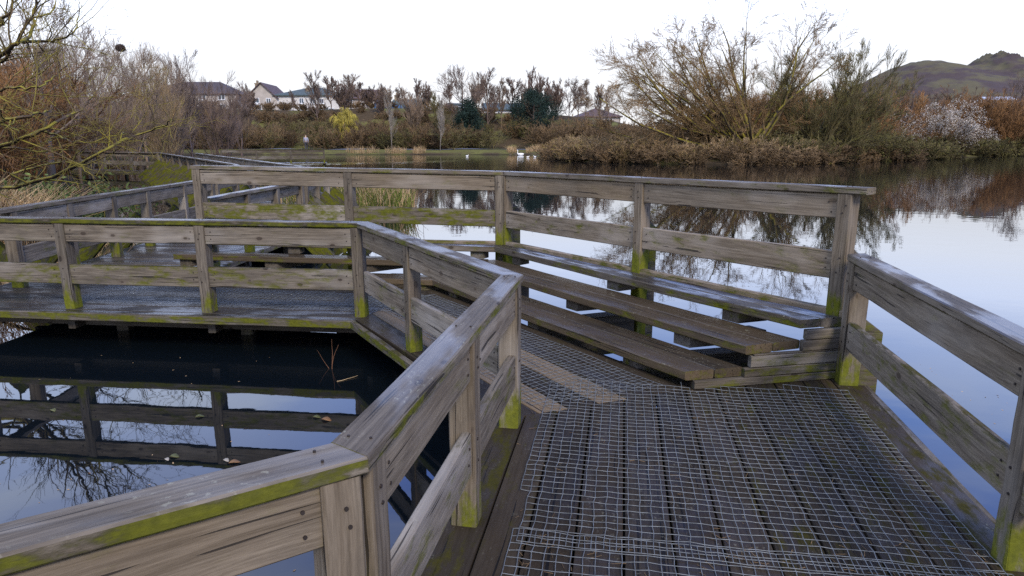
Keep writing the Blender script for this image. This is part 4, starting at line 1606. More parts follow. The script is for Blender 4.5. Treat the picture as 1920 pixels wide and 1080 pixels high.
def build_reeds():
    reeds("dry tan reeds behind the low railing at the photo's left edge", -9.2, 11.8, 0.75, 1.2, 2400, 1.3, BARK["straw"], 1, 0.28, r=0.007)
    reeds("dry reed tuft poking up beside the deck edge under the low railing", -6.1, 9.3, 0.5, 1.6, 500, 0.55, BARK["straw"], 2, 0.3, r=0.006)
    reeds("green and tan reeds in the water beyond the tall left railing", -4.2, 17.5, 1.6, 2.0, 1300, 1.0, BARK["green"], 3, 0.15, r=0.009)
    reeds("tan reeds mixed into the green clump beyond the tall left railing", -4.3, 17.8, 1.8, 2.0, 700, 1.1, BARK["straw"], 13, 0.15, r=0.008)
    rs = random.Random(4)
    for i, (px, w, lab) in enumerate(((680, 3.2, "tan reed bed right of the yellow weeping willow"), (742, 2.0, "tan reed bed under the cottage's pale-barked tree"), (785, 1.2, "small tan reed clump left of the second pale-barked tree"),
                                      (960, 1.0, "tan reed clump left of the swan"), (1003, 1.8, "tan reed clump right of the swan"), (1062, 1.6, "tan reed clump left of the island"))):
        p = at(px, 285, 77.2)
        reeds(lab, p[0], 77.2, w * 0.6, 0.5, 150, 0.85, BARK["straw"], 20 + i, 0.18, r=0.014)
    p = at(1885, 285, 73.5)
    reeds("pale tan reed clump at the water's edge by the right border", 54.0, 73.2, 3.6, 1.2, 900, 1.3, BARK["straw"], 33, 0.25, r=0.014)
    # green bush by the left reeds
    rs = np.random.RandomState(8)
    C = np.stack([rs.normal(-9.3, 0.55, 50), rs.normal(13.9, 0.6, 50), rs.uniform(-0.3, 0.55, 50)], -1)
    V, F, tv = leaf_cloud(rs, C, 6000, 0.05, 0.16)
    o = mesh_obj("bush", V, F, BUSHLEAF, None, False, {"tv": ("FLOAT", tv)})
    tag(o, "low green leafy bush between the tan reeds and the pond", "bush")


build_reeds()


# ------------------------------------------------------------------ lichened boughs hanging in from the left
def left_boughs():
    T = Plant(900)
    Pt = [dict(n=1), dict(k=2.2, n=4, w=0.22, up=0.03, a=0.7, l=0.55, rr=0.5, tip=0.35, **{"from": 0.0}), dict(k=4, n=3, w=0.22, up=0.03, a=0.65, l=0.6, rr=0.55, tip=0.4), dict(k=3, n=3, w=0.2, up=0.0, a=0.6, l=0.65, rr=0.6, tip=0.4, rmin=0.0028)]
    trunk = np.array((-10.6, 9.4, -0.2))
    limbs = [  # (pixel polyline, distance, radius)
        ([(-260, 330), (-120, 300), (0, 274), (75, 245), (150, 205), (176, 176)], 9.8, 0.052),
        ([(75, 245), (110, 255), (135, 265), (210, 266)], 9.8, 0.022),
        ([(-260, 370), (-80, 360), (75, 338), (180, 291), (240, 258), (300, 238), (322, 222)], 10.6, 0.045),
        ([(20, 328), (70, 312), (130, 306), (175, 328), (215, 354)], 10.4, 0.020),
        ([(-260, 260), (-60, 240), (0, 229), (55, 216), (95, 208)], 9.0, 0.05),
        ([(-260, 180), (-60, 190), (10, 165), (60, 165), (100, 145), (130, 118)], 9.4, 0.03),
        ([(-260, 120), (-90, 150), (0, 100), (35, 80), (60, 60), (66, 0), (68, -60)], 10.5, 0.055),
        ([(40, 78), (85, 78), (115, 73), (140, 55), (148, 10)], 10.5, 0.03),
        ([(-80, 150), (-20, 60), (20, 20), (30, -60)], 10.5, 0.045),
        ([(-100, 180), (-40, 120), (10, 110), (50, 40), (100, 20), (112, -30)], 11.0, 0.035),
    ]
    trunk_top = np.array(at(-260, 250, 9.8))
    # trunk
    n = 7
    for i in range(n):
        a = trunk + (trunk_top + np.array((0, 0, 1.2)) - trunk) * (i / n)
        b = trunk + (trunk_top + np.array((0, 0, 1.2)) - trunk) * ((i + 1) / n)
        T.seg.append((*a, *b, 0.24 - 0.012 * i, 0.24 - 0.012 * (i + 1), 0))
    for pix, Y, r in limbs:
        pts = [np.array(at(x, y, Y + 0.5 * math.sin(i * 1.7))) for i, (x, y) in enumerate(pix)]
        # smooth and roughen
        fine = []
        m = len(pts)
        for i in range(m - 1):
            p0, p1, p2, p3 = pts[max(0, i - 1)], pts[i], pts[i + 1], pts[min(m - 1, i + 2)]
            for k in range(6):
                u = k / 6
                fine.append(0.5 * ((2 * p1) + (-p0 + p2) * u + (2 * p0 - 5 * p1 + 4 * p2 - p3) * u * u + (-p0 + 3 * p1 - 3 * p2 + p3) * u ** 3) + T.vec() * 0.012)
        fine.append(pts[-1])
        if pix[0][0] < 0:
            f_ = min(1.0, max(0.25, (pts[0][2] - trunk[2]) / (trunk_top[2] + 1.2 - trunk[2]) - 0.15))
            fine.insert(0, trunk + (trunk_top + np.array((0, 0, 1.2)) - trunk) * f_)
        else:
            near = min((sg for sg in T.seg if sg[8] == 0), key=lambda sg: sum((sg[3 + k] - fine[0][k]) ** 2 for k in range(3)))
            fine.insert(0, np.array(near[3:6]))
        nf = len(fine) - 1
        for i in range(nf):
            r0, r1 = r * (1 - 0.8 * i / nf), r * (1 - 0.8 * (i + 1) / nf)
            T.seg.append((*fine[i], *fine[i + 1], r0, r1, 0))
            d = fine[i + 1] - fine[i]
            if i > 4 and T.r.random() < 0.62:
                L = T.r.uniform(0.5, 1.3)
                rv = T.vec()
                dn = d / np.linalg.norm(d)
                pp = rv - dn * (rv @ dn)
                pp /= np.linalg.norm(pp)
                T.grow(fine[i + 1], dn * 0.75 + pp * 0.7 + np.array((0, 0, 0.18)), L, max(0.004, r1 * 0.5), 1, Pt)
    A = T.arr()
    o = tree_proto("tree", A, BARK["moss"], BARK["moss"], 0)
    tag(o, "yellow-lichened bare boughs reaching in from a tree beyond the left edge, over the low railing", "tree")


left_boughs()


# ------------------------------------------------------------------ far boardwalk
def far_boardwalk():
    root = empty("boardwalk")
    tag(root, "narrow far boardwalk zigzagging away to the left bank", "boardwalk")
    rr = random.Random(5)
    left = [(-5.55, 12.5), (-5.75, 14.9), (-7.8, 19.0), (-16.6, 32.2), (-24.5, 36.5)]
    right = [(-3.55, 11.8), (-3.75, 14.0), (-5.5, 17.8), (-14.5, 31.6), (-24.2, 34.8)]
    for i in range(len(left) - 1):
        w = Wood()
        poly = [V2(*left[i]), V2(*left[i + 1]), V2(*right[i + 1]), V2(*right[i])]
        d = V2(*left[i]) - V2(*right[i]) + V2(*left[i + 1]) - V2(*right[i + 1])
        planks(w, poly, d, 0.16, None, lambda k: (rr.uniform(0.45, 0.7), 0.05, 0.7), mo=(0.2, 0.2, 0))
        w.build("decking", root)
        for side in (left, right):
            p, q = V2(*side[i]), V2(*side[i + 1])
            w = Wood()
            dd = (q - p) / np.linalg.norm(q - p)
            nr = V2(-dd[1], dd[0]) * 0.03
            w.board(p - nr, p + nr, q - nr, q + nr, -0.045, -0.2, None, None, (0.5, 0.5, 0), (0.6, 0, 0))
            w.build("edge_beam", root)
            m = int(np.linalg.norm(q - p) / 2.2) + 1
            for k in range(m):
                c = lerp(p, q, (k + 0.5) / m)
                w = Wood()
                w.post(c, dd, 0.12, 0.12, -1.0, -0.05, (0.5, 0, 0), (0.5, 0, 0))
                w.build("support_post", root)

    def pair(a, b, lab, side, n, brace):
        a, b = V2(*a), V2(*b)
        d = (b - a) / np.linalg.norm(b - a)
        nr = V2(-d[1], d[0]) * (-0.13 if side == "L" else 0.13)
        railing(lab, a + nr, a, b + nr, b, RAIL, RAIL, list(np.linspace(0.015, 0.985, n)), "in", capmo=(0.3, 0.1, 0), toplow=0.3, detail=False, brace=("out", 1.0, 0.5, None) if brace else None)

    pair((-5.55, 12.5), (-5.75, 14.9), "short far railing bending left beyond the tall railing's end post", "L", 3, True)
    pair(left[1], left[2], "far railing with mossy braces where the boardwalk turns left", "L", 4, True)
    pair(left[2], left[3], "long far railing with a row of mossy braces, on the left side of the zigzag", "L", 9, True)
    pair(left[3], left[4], "farthest railing running off behind the lichened branches", "L", 5, False)
    pair((-3.55, 11.8), right[1], "short far railing with mossy sloping braces seen under the tall left railing", "R", 3, True)
    pair(right[1], right[2], "far railing on the pond side of the bend, just above the tall railing's cap", "R", 4, True)
    pair(right[2], right[3], "long far railing on the pond side of the zigzag", "R", 9, False)
    # jetty beyond
    root2 = empty("jetty")
    tag(root2, "distant grey-green jetty at the water below the far bank", "jetty")
    w = Wood()
    planks(w, [(-17.5, 41.0), (-11.6, 42.6), (-11.9, 44.0), (-17.8, 42.4)], (-0.26, 1), 0.16, None, (0.6, 0, 0.6))
    w.build("decking", root2)
    for x, y in ((-17.4, 41.2), (-14.5, 42.0), (-11.8, 42.8), (-17.6, 42.2), (-14.7, 43.0), (-12.0, 43.8)):
        w = Wood()
        w.post((x, y), (1, 0.27), 0.12, 0.12, -1.0, -0.045, (0.5, 0, 0), (0.5, 0, 0))
        w.build("support_post", root2)
    railing("railing along the distant grey-green jetty", (-17.5, 41.1), (-17.53, 41.0), (-11.65, 42.75), (-11.6, 42.6), RAIL, RAIL, list(np.linspace(0.015, 0.985, 4)), "in", capmo=(0.6, 0.3, 0), detail=False, bright=0.6)


far_boardwalk()


# ------------------------------------------------------------------ houses
RENDER = simple_mat("harl_wall", (0.34, 0.30, 0.26), 0.9, 0, 0.12, 1.5)
CREAM = simple_mat("cream_wall", (0.50, 0.47, 0.43), 0.9, 0, 0.08, 1.5)
STONE = simple_mat("stone_wall", (0.20, 0.155, 0.10), 0.9, 0, 0.2, 2.0)
TILE = simple_mat("dark_roof_tile", (0.050, 0.038, 0.040), 0.8, 0, 0.25, 3.0)
GREYTILE = simple_mat("grey_green_roof", (0.050, 0.066, 0.062), 0.8, 0, 0.25, 3.0)
BROWNTILE = simple_mat("brown_roof_tile", (0.075, 0.045, 0.038), 0.8, 0, 0.25, 3.0)
WHITE = simple_mat("white_frame", (0.72, 0.72, 0.72), 0.5, 0, 0.05)
GLASS = simple_mat("window_glass", (0.05, 0.07, 0.09), 0.08, 0, 0.2, 2.0, 0.6)


def box_faces(x0, x1, y0, y1, z0, z1):
    v = [(x0, y0, z0), (x1, y0, z0), (x1, y1, z0), (x0, y1, z0), (x0, y0, z1), (x1, y0, z1), (x1, y1, z1), (x0, y1, z1)]
    f = [(0, 3, 2, 1), (4, 5, 6, 7), (0, 1, 5, 4), (1, 2, 6, 5), (2, 3, 7, 6), (3, 0, 4, 7)]
    return v, f


def join_boxes(boxes):
    V, F = [], []
    for b in boxes:
        v, f = box_faces(*b)
        o = len(V)
        V += v
        F += [tuple(i + o for i in q) for q in f]
    return V, F


def house(label, x, y, z, rz, w, d, hw, hr, wall, roof, kind="gable", wins=(), chim=(), name="house"):
    """w along the front (local x), d deep (local y, front at -d/2), hw wall height, hr roof rise"""
    root = empty(name, (x, y, z), rz)
    tag(root, label, "house")
    X, Y = w / 2, d / 2
    if kind == "front_gable":
        V = [(-X, -Y, -1.5), (X, -Y, -1.5), (X, Y, -1.5), (-X, Y, -1.5), (-X, -Y, hw), (X, -Y, hw), (X, Y, hw), (-X, Y, hw), (0, -Y, hw + hr), (0, Y, hw + hr)]
        F = [(0, 1, 5, 8, 4), (2, 3, 7, 9, 6), (1, 2, 6, 5), (3, 0, 4, 7)]
    elif kind == "gable":
        V = [(-X, -Y, -1.5), (X, -Y, -1.5), (X, Y, -1.5), (-X, Y, -1.5), (-X, -Y, hw), (X, -Y, hw), (X, Y, hw), (-X, Y, hw), (-X, 0, hw + hr), (X, 0, hw + hr)]
        F = [(0, 1, 5, 4), (2, 3, 7, 6), (1, 2, 6, 9, 5), (3, 0, 4, 8, 7)]
    else:
        V = [(-X, -Y, -1.5), (X, -Y, -1.5), (X, Y, -1.5), (-X, Y, -1.5), (-X, -Y, hw), (X, -Y, hw), (X, Y, hw), (-X, Y, hw)]
        F = [(0, 1, 5, 4), (2, 3, 7, 6), (1, 2, 6, 5), (3, 0, 4, 7)]
    mesh_obj("wall", V, F, wall, root)
    e, t = 0.35, 0.16
    if kind == "front_gable":
        s = hr / X
        A = [(-X - e, -Y - e, hw - e * s), (0, -Y - e, hw + hr), (X + e, -Y - e, hw - e * s), (-X - e, Y + e, hw - e * s), (0, Y + e, hw + hr), (X + e, Y + e, hw - e * s)]
        quads = [(0, 1, 4, 3), (1, 2, 5, 4)]
        rim = [(0, 1), (1, 2), (2, 5), (5, 4), (4, 3), (3, 0)]
    elif kind == "gable":
        s = hr / Y
        A = [(-X - e, -Y - e, hw - e * s), (-X - e, 0, hw + hr), (-X - e, Y + e, hw - e * s), (X + e, -Y - e, hw - e * s), (X + e, 0, hw + hr), (X + e, Y + e, hw - e * s)]
        quads = [(0, 3, 4, 1), (1, 4, 5, 2)]
        rim = [(0, 3), (3, 4), (4, 5), (5, 2), (2, 1), (1, 0)]
    else:
        k = min(X, Y) * 0.95
        A = [(-X - e, -Y - e, hw - 0.1), (X + e, -Y - e, hw - 0.1), (X + e, Y + e, hw - 0.1), (-X - e, Y + e, hw - 0.1), (-X + k, 0, hw + hr), (X - k, 0, hw + hr)]
        quads = [(0, 1, 5, 4), (2, 3, 4, 5), (1, 2, 5), (3, 0, 4)]
        rim = [(0, 1), (1, 2), (2, 3), (3, 0)]
    n = len(A)
    V = [(a, b, c + 0.02) for a, b, c in A] + [(a, b, c + 0.02 + t) for a, b, c in A]
    F = [tuple(i + n for i in q) for q in quads] + [q[::-1] for q in quads] + [(a, b, b + n, a + n) for a, b in rim]
    ro = mesh_obj("roof", V, F, roof, root)
    for cx, cy, cz in chim:
        V, F = join_boxes([(cx - 0.35, cx + 0.35, cy - 0.5, cy + 0.5, hw * 0.9, cz), (cx - 0.42, cx + 0.42, cy - 0.57, cy + 0.57, cz, cz + 0.15), (cx - 0.12, cx + 0.12, cy - 0.35, cy - 0.1, cz + 0.15, cz + 0.6), (cx - 0.12, cx + 0.12, cy + 0.1, cy + 0.35, cz + 0.15, cz + 0.6)])
        mesh_obj("chimney", V, F, STONE, ro)
    for wx, wz, ww, wh in wins:
        f = 0.07
        V, F = join_boxes([(wx - ww / 2, wx - ww / 2 + f, -Y - 0.06, -Y + 0.02, wz, wz + wh), (wx + ww / 2 - f, wx + ww / 2, -Y - 0.06, -Y + 0.02, wz, wz + wh), (wx - ww / 2 + f, wx + ww / 2 - f, -Y - 0.06, -Y + 0.02, wz, wz + f),
                           (wx - ww / 2 + f, wx + ww / 2 - f, -Y - 0.06, -Y + 0.02, wz + wh - f, wz + wh), (wx - f / 2, wx + f / 2, -Y - 0.055, -Y + 0.02, wz + f, wz + wh - f), (wx - ww / 2 - 0.05, wx + ww / 2 + 0.05, -Y - 0.12, -Y + 0.02, wz - 0.08, wz)])
        fr = mesh_obj("window", V, F, WHITE, root)
        V, F = join_boxes([(wx - ww / 2 + f, wx + ww / 2 - f, -Y - 0.02, -Y + 0.015, wz + f, wz + wh - f)])
        mesh_obj("pane", V, F, GLASS, fr)
    return root


def build_houses():
    Y = 118
    q = lambda px, py, Yd=Y: at(px, py, Yd)
    x0, x1 = q(280, 200)[0], q(440, 200)[0]
    zb = q(360, 212)[2]
    ze, zr = q(360, 176)[2], q(360, 152)[2]
    w = x1 - x0
    house("long house with a big dark hipped roof behind the left wood's bare trees", (x0 + x1) / 2, Y + 4, zb, 0.06, w, 8, ze - zb, zr - ze, RENDER, TILE, "hip",
          [(dx, hz, 1.2, 1.0) for dx in (-5, -2, 1.6, 4.8) for hz in (0.5, 2.2)], [(-w * 0.25, 0.0, zr - zb + 0.5)])
    x0, x1 = q(462, 200)[0], q(517, 200)[0]
    zb, ze, zr = q(490, 212)[2], q(490, 183)[2], q(490, 156)[2]
    house("tan house with a steep front gable and two upstairs windows", (x0 + x1) / 2, Y + 4.5, zb, 0.05, x1 - x0, 9, ze - zb, zr - ze, RENDER, BROWNTILE, "front_gable",
          [(-1.0, ze - zb - 0.9, 1.15, 0.85), (1.1, ze - zb - 0.9, 0.8, 0.8), (-0.8, 0.5, 1.3, 1.0)], [(-2.2, 1.0, zr - zb + 0.25)])
    x0, x1 = q(518, 200)[0], q(640, 200)[0]
    zb, ze, zr = q(570, 222)[2], q(570, 179)[2], q(570, 163)[2]
    w = x1 - x0
    house("cream house with a grey-green hipped roof and white-framed garden room", (x0 + x1) / 2, Y + 4.5, zb, -0.04, w, 9, ze - zb, zr - ze, CREAM, GREYTILE, "hip",
          [(-1.0, ze - zb - 1.3, 0.8, 0.9), (0.9, ze - zb - 1.35, 0.9, 0.9), (2.4, ze - zb - 1.3, 0.8, 0.8), (1.2, 0.35, 2.4, 1.5), (3.6, 0.4, 1.8, 1.3)], [(-0.5, -2.0, zr - zb - 0.2)])
    x0, x1 = q(632, 200)[0], q(700, 200)[0]
    zb, ze, zr = q(670, 220)[2], q(670, 184)[2], q(670, 166)[2]
    house("brown-roofed house half hidden behind bare trees right of the cream house", (x0 + x1) / 2, Y + 5, zb, 0.1, x1 - x0, 8, ze - zb, zr - ze, RENDER, BROWNTILE, "gable", [(-1.5, 2.2, 1.0, 1.0), (1.8, 2.2, 1.0, 1.0)], [])
    x0, x1 = q(735, 200)[0], q(785, 200)[0]
    zb, ze, zr = q(760, 222)[2], q(760, 204)[2], q(760, 186)[2]
    house("small stone cottage with a tall end chimney and grey roof", (x0 + x1) / 2, Y + 3.5, zb, -0.1, x1 - x0, 7, ze - zb, zr - ze, STONE, GREYTILE, "gable", [(0.4, 0.5, 0.9, 0.9)], [(-(x1 - x0) / 2 + 0.3, 0, zr - zb + 0.7)])
    x0, x1 = q(905, 200)[0], q(1010, 200)[0]
    zb, ze, zr = q(950, 222)[2], q(950, 206)[2], q(950, 193)[2]
    house("low blue-grey roofed house showing between the two dark evergreens", (x0 + x1) / 2, Y + 4, zb, 0.05, x1 - x0, 8, ze - zb, zr - ze, CREAM, GREYTILE, "gable", [(-2, 0.4, 1, 0.8), (2, 0.4, 1, 0.8)], [])
    x0, x1 = q(1085, 200)[0], q(1160, 200)[0]
    zb, ze, zr = q(1120, 238)[2], q(1120, 219)[2], q(1120, 203)[2]
    house("brown-roofed bungalow behind the birches left of the great willow", (x0 + x1) / 2, Y + 4, zb, 0.12, x1 - x0, 8, ze - zb, zr - ze, RENDER, BROWNTILE, "hip", [(-1.5, 0.5, 1, 0.8), (1.5, 0.5, 1, 0.8)], [(2.0, 0, zr - zb + 0.3)])
    x0, x1 = q(1846, 188, 150)[0], q(1888, 188, 150)[0]
    zb, ze, zr = q(1865, 203, 150)[2], q(1865, 189, 150)[2], q(1865, 183, 150)[2]
    house("pale flat-looking building showing through trees under the hill", (x0 + x1) / 2, 150, zb, -0.3, x1 - x0, 6, ze - zb, zr - ze, CREAM, simple_mat("pale_roof_sheet", (0.5, 0.52, 0.56), 0.5), "gable", [(-1, 0.4, 1.2, 0.7), (1, 0.4, 1.2, 0.7)], [])


build_houses()


# ------------------------------------------------------------------ small things across the water
def car(label, px, py, Y, col, rz, van=False, cat="car", name="parked_car"):
    x, y, z = at(px, py, Y)
    z = max(z, float(land(np.array([x]), np.array([y]))[0][0]) - 0.05)
    root = empty(name, (x, y, z), rz)
    tag(root, label, cat)
    paint = simple_mat("car_paint", col, 0.25, 0.0, 0.05, 3, 0.6)
    L, Wd = (5.2, 1.95) if van else (4.2, 1.75)
    if van:
        prof = [(-L / 2, 0.35), (L / 2 - 0.05, 0.35), (L / 2, 0.95), (L / 2 - 0.75, 1.15), (L / 2 - 1.35, 1.95), (L / 2 - 1.7, 2.1), (-L / 2 + 0.1, 2.15), (-L / 2, 1.9)]
        win = [(L / 2 - 1.9, 1.2), (L / 2 - 0.9, 1.2), (L / 2 - 1.4, 1.85), (L / 2 - 1.9, 1.85)]
    else:
        prof = [(-L / 2, 0.3), (L / 2, 0.3), (L / 2 + 0.02, 0.65), (L / 2 - 0.9, 0.85), (L / 2 - 1.6, 1.38), (-L / 2 + 0.9, 1.42), (-L / 2 + 0.15, 0.98), (-L / 2, 0.7)]
        win = [(-L / 2 + 0.75, 0.92), (L / 2 - 1.15, 0.90), (L / 2 - 1.68, 1.30), (-L / 2 + 1.0, 1.33)]
    n = len(prof)
    V = [(a, -Wd / 2, b) for a, b in prof] + [(a, Wd / 2, b) for a, b in prof]
    F = [tuple(range(n)), tuple(range(2 * n - 1, n - 1, -1))] + [(i + n, (i + 1) % n + n, (i + 1) % n, i) for i in range(n)]
    mesh_obj("body", V, F, paint, root)
    for s in (-1, 1):
        k = len(win)
        V = [(a, s * (Wd / 2 + 0.004), b) for a, b in win] + [(a, s * (Wd / 2 - 0.03), b) for a, b in win]
        F = [tuple(range(k)), tuple(range(2 * k - 1, k - 1, -1))] + [(i, (i + 1) % k, (i + 1) % k + k, i + k) for i in range(k)]
        mesh_obj("window", V, F, GLASS, root)
        for wx in (-L / 2 + 0.8, L / 2 - 0.85):
            V, F = [], []
            m = 14
            for yy in (s * (Wd / 2 + 0.01), s * (Wd / 2 - 0.2)):
                V += [(wx + 0.32 * math.cos(2 * PI * i / m), yy, 0.32 + 0.32 * math.sin(2 * PI * i / m)) for i in range(m)]
            F = [tuple(range(m)), tuple(range(2 * m - 1, m - 1, -1))] + [(i, (i + 1) % m, (i + 1) % m + m, i + m) for i in range(m)]
            mesh_obj("wheel", V, F, BOLT, root)


car("blue car parked in front of the stone cottage", 728, 214, 108, (0.05, 0.13, 0.28), 0.1)
car("silver car parked near the trunk of the tallest far tree", 858, 221, 106, (0.45, 0.47, 0.5), -0.1)
car("white van parked behind the great willow's limbs", 1388, 243, 100, (0.75, 0.76, 0.78), 0.15, True, "van", "parked_van")
car("blue car parked beside the white van", 1430, 241, 103, (0.10, 0.17, 0.40), 0.1)


def skin_body(name, chains, mat, parent=None, sub=2):
    """one continuous surface grown on connected joints"""
    V, E, Rd = [], [], []
    index = {}

    def vid(p, r):
        k = tuple(round(c, 4) for c in p)
        if k not in index:
            index[k] = len(V)
            V.append(p)
            Rd.append(r)
        return index[k]

    for ch in chains:
        ids = [vid(p, r) for p, r in ch]
        E += [(a, b) for a, b in zip(ids, ids[1:]) if a != b]
    me = bpy.data.meshes.new(name)
    me.from_pydata(V, E, [])
    me.materials.append(mat)
    o = bpy.data.objects.new(name, me)
    COL.objects.link(o)
    o.modifiers.new("skin", "SKIN")
    for i, r in enumerate(Rd):
        me.skin_vertices[0].data[i].radius = (r, r)
        me.skin_vertices[0].data[i].use_root = (i == 0)
    md = o.modifiers.new("sub", "SUBSURF")
    md.levels = md.render_levels = sub
    if parent:
        o.parent = parent
    return o


FEATHER = simple_mat("white_feather", (0.78, 0.77, 0.74), 0.8, 0, 0.05)
DUCKF = simple_mat("duck_feather", (0.10, 0.075, 0.05), 0.8, 0, 0.3, 20)
BEAK = simple_mat("orange_beak", (0.5, 0.2, 0.04), 0.5)


def bird(label, cat, name, x, y, rz, s, mat, long_neck, group=None):
    root = empty(name, (x, y, WATER), rz)
    root.scale = (s, s, s)
    tag(root, label, cat, group)
    if long_neck:
        ch = [[((-0.55, 0, 0.20), 0.04), ((-0.35, 0, 0.14), 0.17), ((0.0, 0, 0.12), 0.23), ((0.32, 0, 0.14), 0.15), ((0.46, 0, 0.26), 0.075), ((0.44, 0, 0.45), 0.05), ((0.40, 0, 0.62), 0.045), ((0.46, 0, 0.74), 0.055), ((0.56, 0, 0.72), 0.045)]]
        hd = (0.60, 0.70)
    else:
        ch = [[((-0.26, 0, 0.12), 0.03), ((-0.15, 0, 0.08), 0.09), ((0.02, 0, 0.07), 0.12), ((0.14, 0, 0.10), 0.07), ((0.18, 0, 0.18), 0.05), ((0.21, 0, 0.235), 0.055), ((0.26, 0, 0.225), 0.04)]]
        hd = (0.29, 0.215)
    skin_body("body", ch, mat, root)
    V = [(hd[0] - 0.02, -0.025, hd[1] - 0.02), (hd[0] - 0.02, 0.025, hd[1] - 0.02), (hd[0] - 0.02, 0.02, hd[1] + 0.025), (hd[0] - 0.02, -0.02, hd[1] + 0.025), (hd[0] + 0.09, -0.015, hd[1] - 0.035), (hd[0] + 0.09, 0.015, hd[1] - 0.035), (hd[0] + 0.09, 0.012, hd[1] - 0.02), (hd[0] + 0.09, -0.012, hd[1] - 0.02)]
    F = [(0, 3, 2, 1), (4, 5, 6, 7), (0, 1, 5, 4), (1, 2, 6, 5), (2, 3, 7, 6), (3, 0, 4, 7)]
    mesh_obj("beak", V, F, BEAK, root)
    return root


p = at(976, 288, 74)
bird("white swan on the water below the far bank reeds", "swan", "swan", p[0], 74.0, 2.9, 0.72, FEATHER, True)
for px, Y, rz, lab in ((957, 74.5, 0.4, "brown duck on the water just left of the swan"), (967, 75.2, 2.8, "brown duck between the swan and the tan reeds"), (876, 70, 0.2, "pale gull on the water below the tallest far tree")):
    p = at(px, 289, Y)
    bird(lab, "gull" if "gull" in lab else "duck", "gull" if "gull" in lab else "duck", p[0], Y, rz, 0.6, FEATHER if "gull" in lab else DUCKF, False)
for px, Y, rz, lab in ((990, 66, 0.1, "left gull of the pair on the open water right of the swan"), (1003, 67, 3.0, "right gull of the pair on the open water right of the swan")):
    p = at(px, 292, Y)
    bird(lab, "gull", "gull", p[0], Y, rz, 0.6, FEATHER, False)


def walker():
    x, y = at(574, 270, 79.5)[0], 79.5
    z = float(land(np.array([x]), np.array([y]))[0][0])
    root = empty("person", (x, y, z), 0.3)
    tag(root, "person in a pale jacket and dark trousers walking on the far bank path", "person")
    SK = simple_mat("skin", (0.45, 0.30, 0.22), 0.6)
    dark = simple_mat("dark_trousers", (0.03, 0.03, 0.04), 0.9)
    pale = simple_mat("pale_jacket", (0.24, 0.24, 0.29), 0.8)
    body = [[((0, 0, 0.95), 0.14), ((0, 0, 1.15), 0.13), ((0, 0, 1.38), 0.15), ((0, 0, 1.48), 0.06), ((0, 0.01, 1.56), 0.075), ((0, 0.02, 1.65), 0.095), ((0, 0.01, 1.72), 0.07)],
            [((0, 0, 0.95), 0.14), ((0.09, 0, 0.88), 0.09), ((0.10, 0.12, 0.50), 0.062), ((0.10, 0.10, 0.09), 0.045), ((0.10, 0.24, 0.04), 0.035)],
            [((0, 0, 0.95), 0.14), ((-0.09, 0, 0.88), 0.09), ((-0.10, -0.10, 0.50), 0.062), ((-0.10, -0.28, 0.10), 0.045), ((-0.10, -0.14, 0.04), 0.035)],
            [((0, 0, 1.38), 0.15), ((0.19, 0, 1.37), 0.06), ((0.24, -0.10, 1.10), 0.045), ((0.23, -0.02, 0.86), 0.035), ((0.22, 0.02, 0.78), 0.03)],
            [((0, 0, 1.38), 0.15), ((-0.19, 0, 1.37), 0.06), ((-0.24, 0.08, 1.10), 0.045), ((-0.23, 0.20, 0.88), 0.035), ((-0.22, 0.24, 0.80), 0.03)]]
    skin_body("body", body, SK, root)
    up = lambda v: v
    jk = [[((0, 0, 0.90), 0.17), ((0, 0, 1.15), 0.155), ((0, 0, 1.38), 0.17), ((0, 0, 1.47), 0.08)], [((0, 0, 1.38), 0.17), ((0.19, 0, 1.37), 0.075), ((0.24, -0.10, 1.10), 0.06), ((0.23, -0.02, 0.88), 0.05)], [((0, 0, 1.38), 0.17), ((-0.19, 0, 1.37), 0.075), ((-0.24, 0.08, 1.10), 0.06), ((-0.23, 0.20, 0.90), 0.05)]]
    skin_body("jacket", jk, pale, root)
    tr = [[((0, 0, 0.93), 0.155), ((0.09, 0, 0.86), 0.10), ((0.10, 0.12, 0.50), 0.075), ((0.10, 0.10, 0.09), 0.06)], [((0, 0, 0.93), 0.155), ((-0.09, 0, 0.86), 0.10), ((-0.10, -0.10, 0.50), 0.075), ((-0.10, -0.28, 0.10), 0.06)]]
    skin_body("trousers", tr, dark, root)
    hair = [[((0, -0.02, 1.66), 0.09), ((0, -0.01, 1.74), 0.075)]]
    skin_body("hair", hair, DUCKF, root)


walker()


def path_strip():
    """tarmac path along the far bank"""
    pts = [(-60, 84), (-46, 83), (-36, 80.5), (-29, 80.2), (-21.4, 80), (-12.5, 80.4), (-3.6, 80), (3, 80.3), (12, 84)]
    V, F = [], []
    fine = []
    for a, b in zip(pts, pts[1:]):
        for k in range(8):
            fine.append(lerp(a, b, k / 8))
    for i, p in enumerate(fine):
        for s in (-0.9, 0.9):
            x, y = p[0], p[1] + s
            V.append((x, y, float(land(np.array([x]), np.array([y]))[0][0]) + 0.05))
        if i:
            F.append((2 * i - 2, 2 * i, 2 * i + 1, 2 * i - 1))
    o = mesh_obj("path", V, F, simple_mat("path_tarmac", (0.10, 0.105, 0.125), 0.8, 0, 0.15, 2))
    tag(o, "grey tarmac path along the far bank", "path", kind="structure")


path_strip()


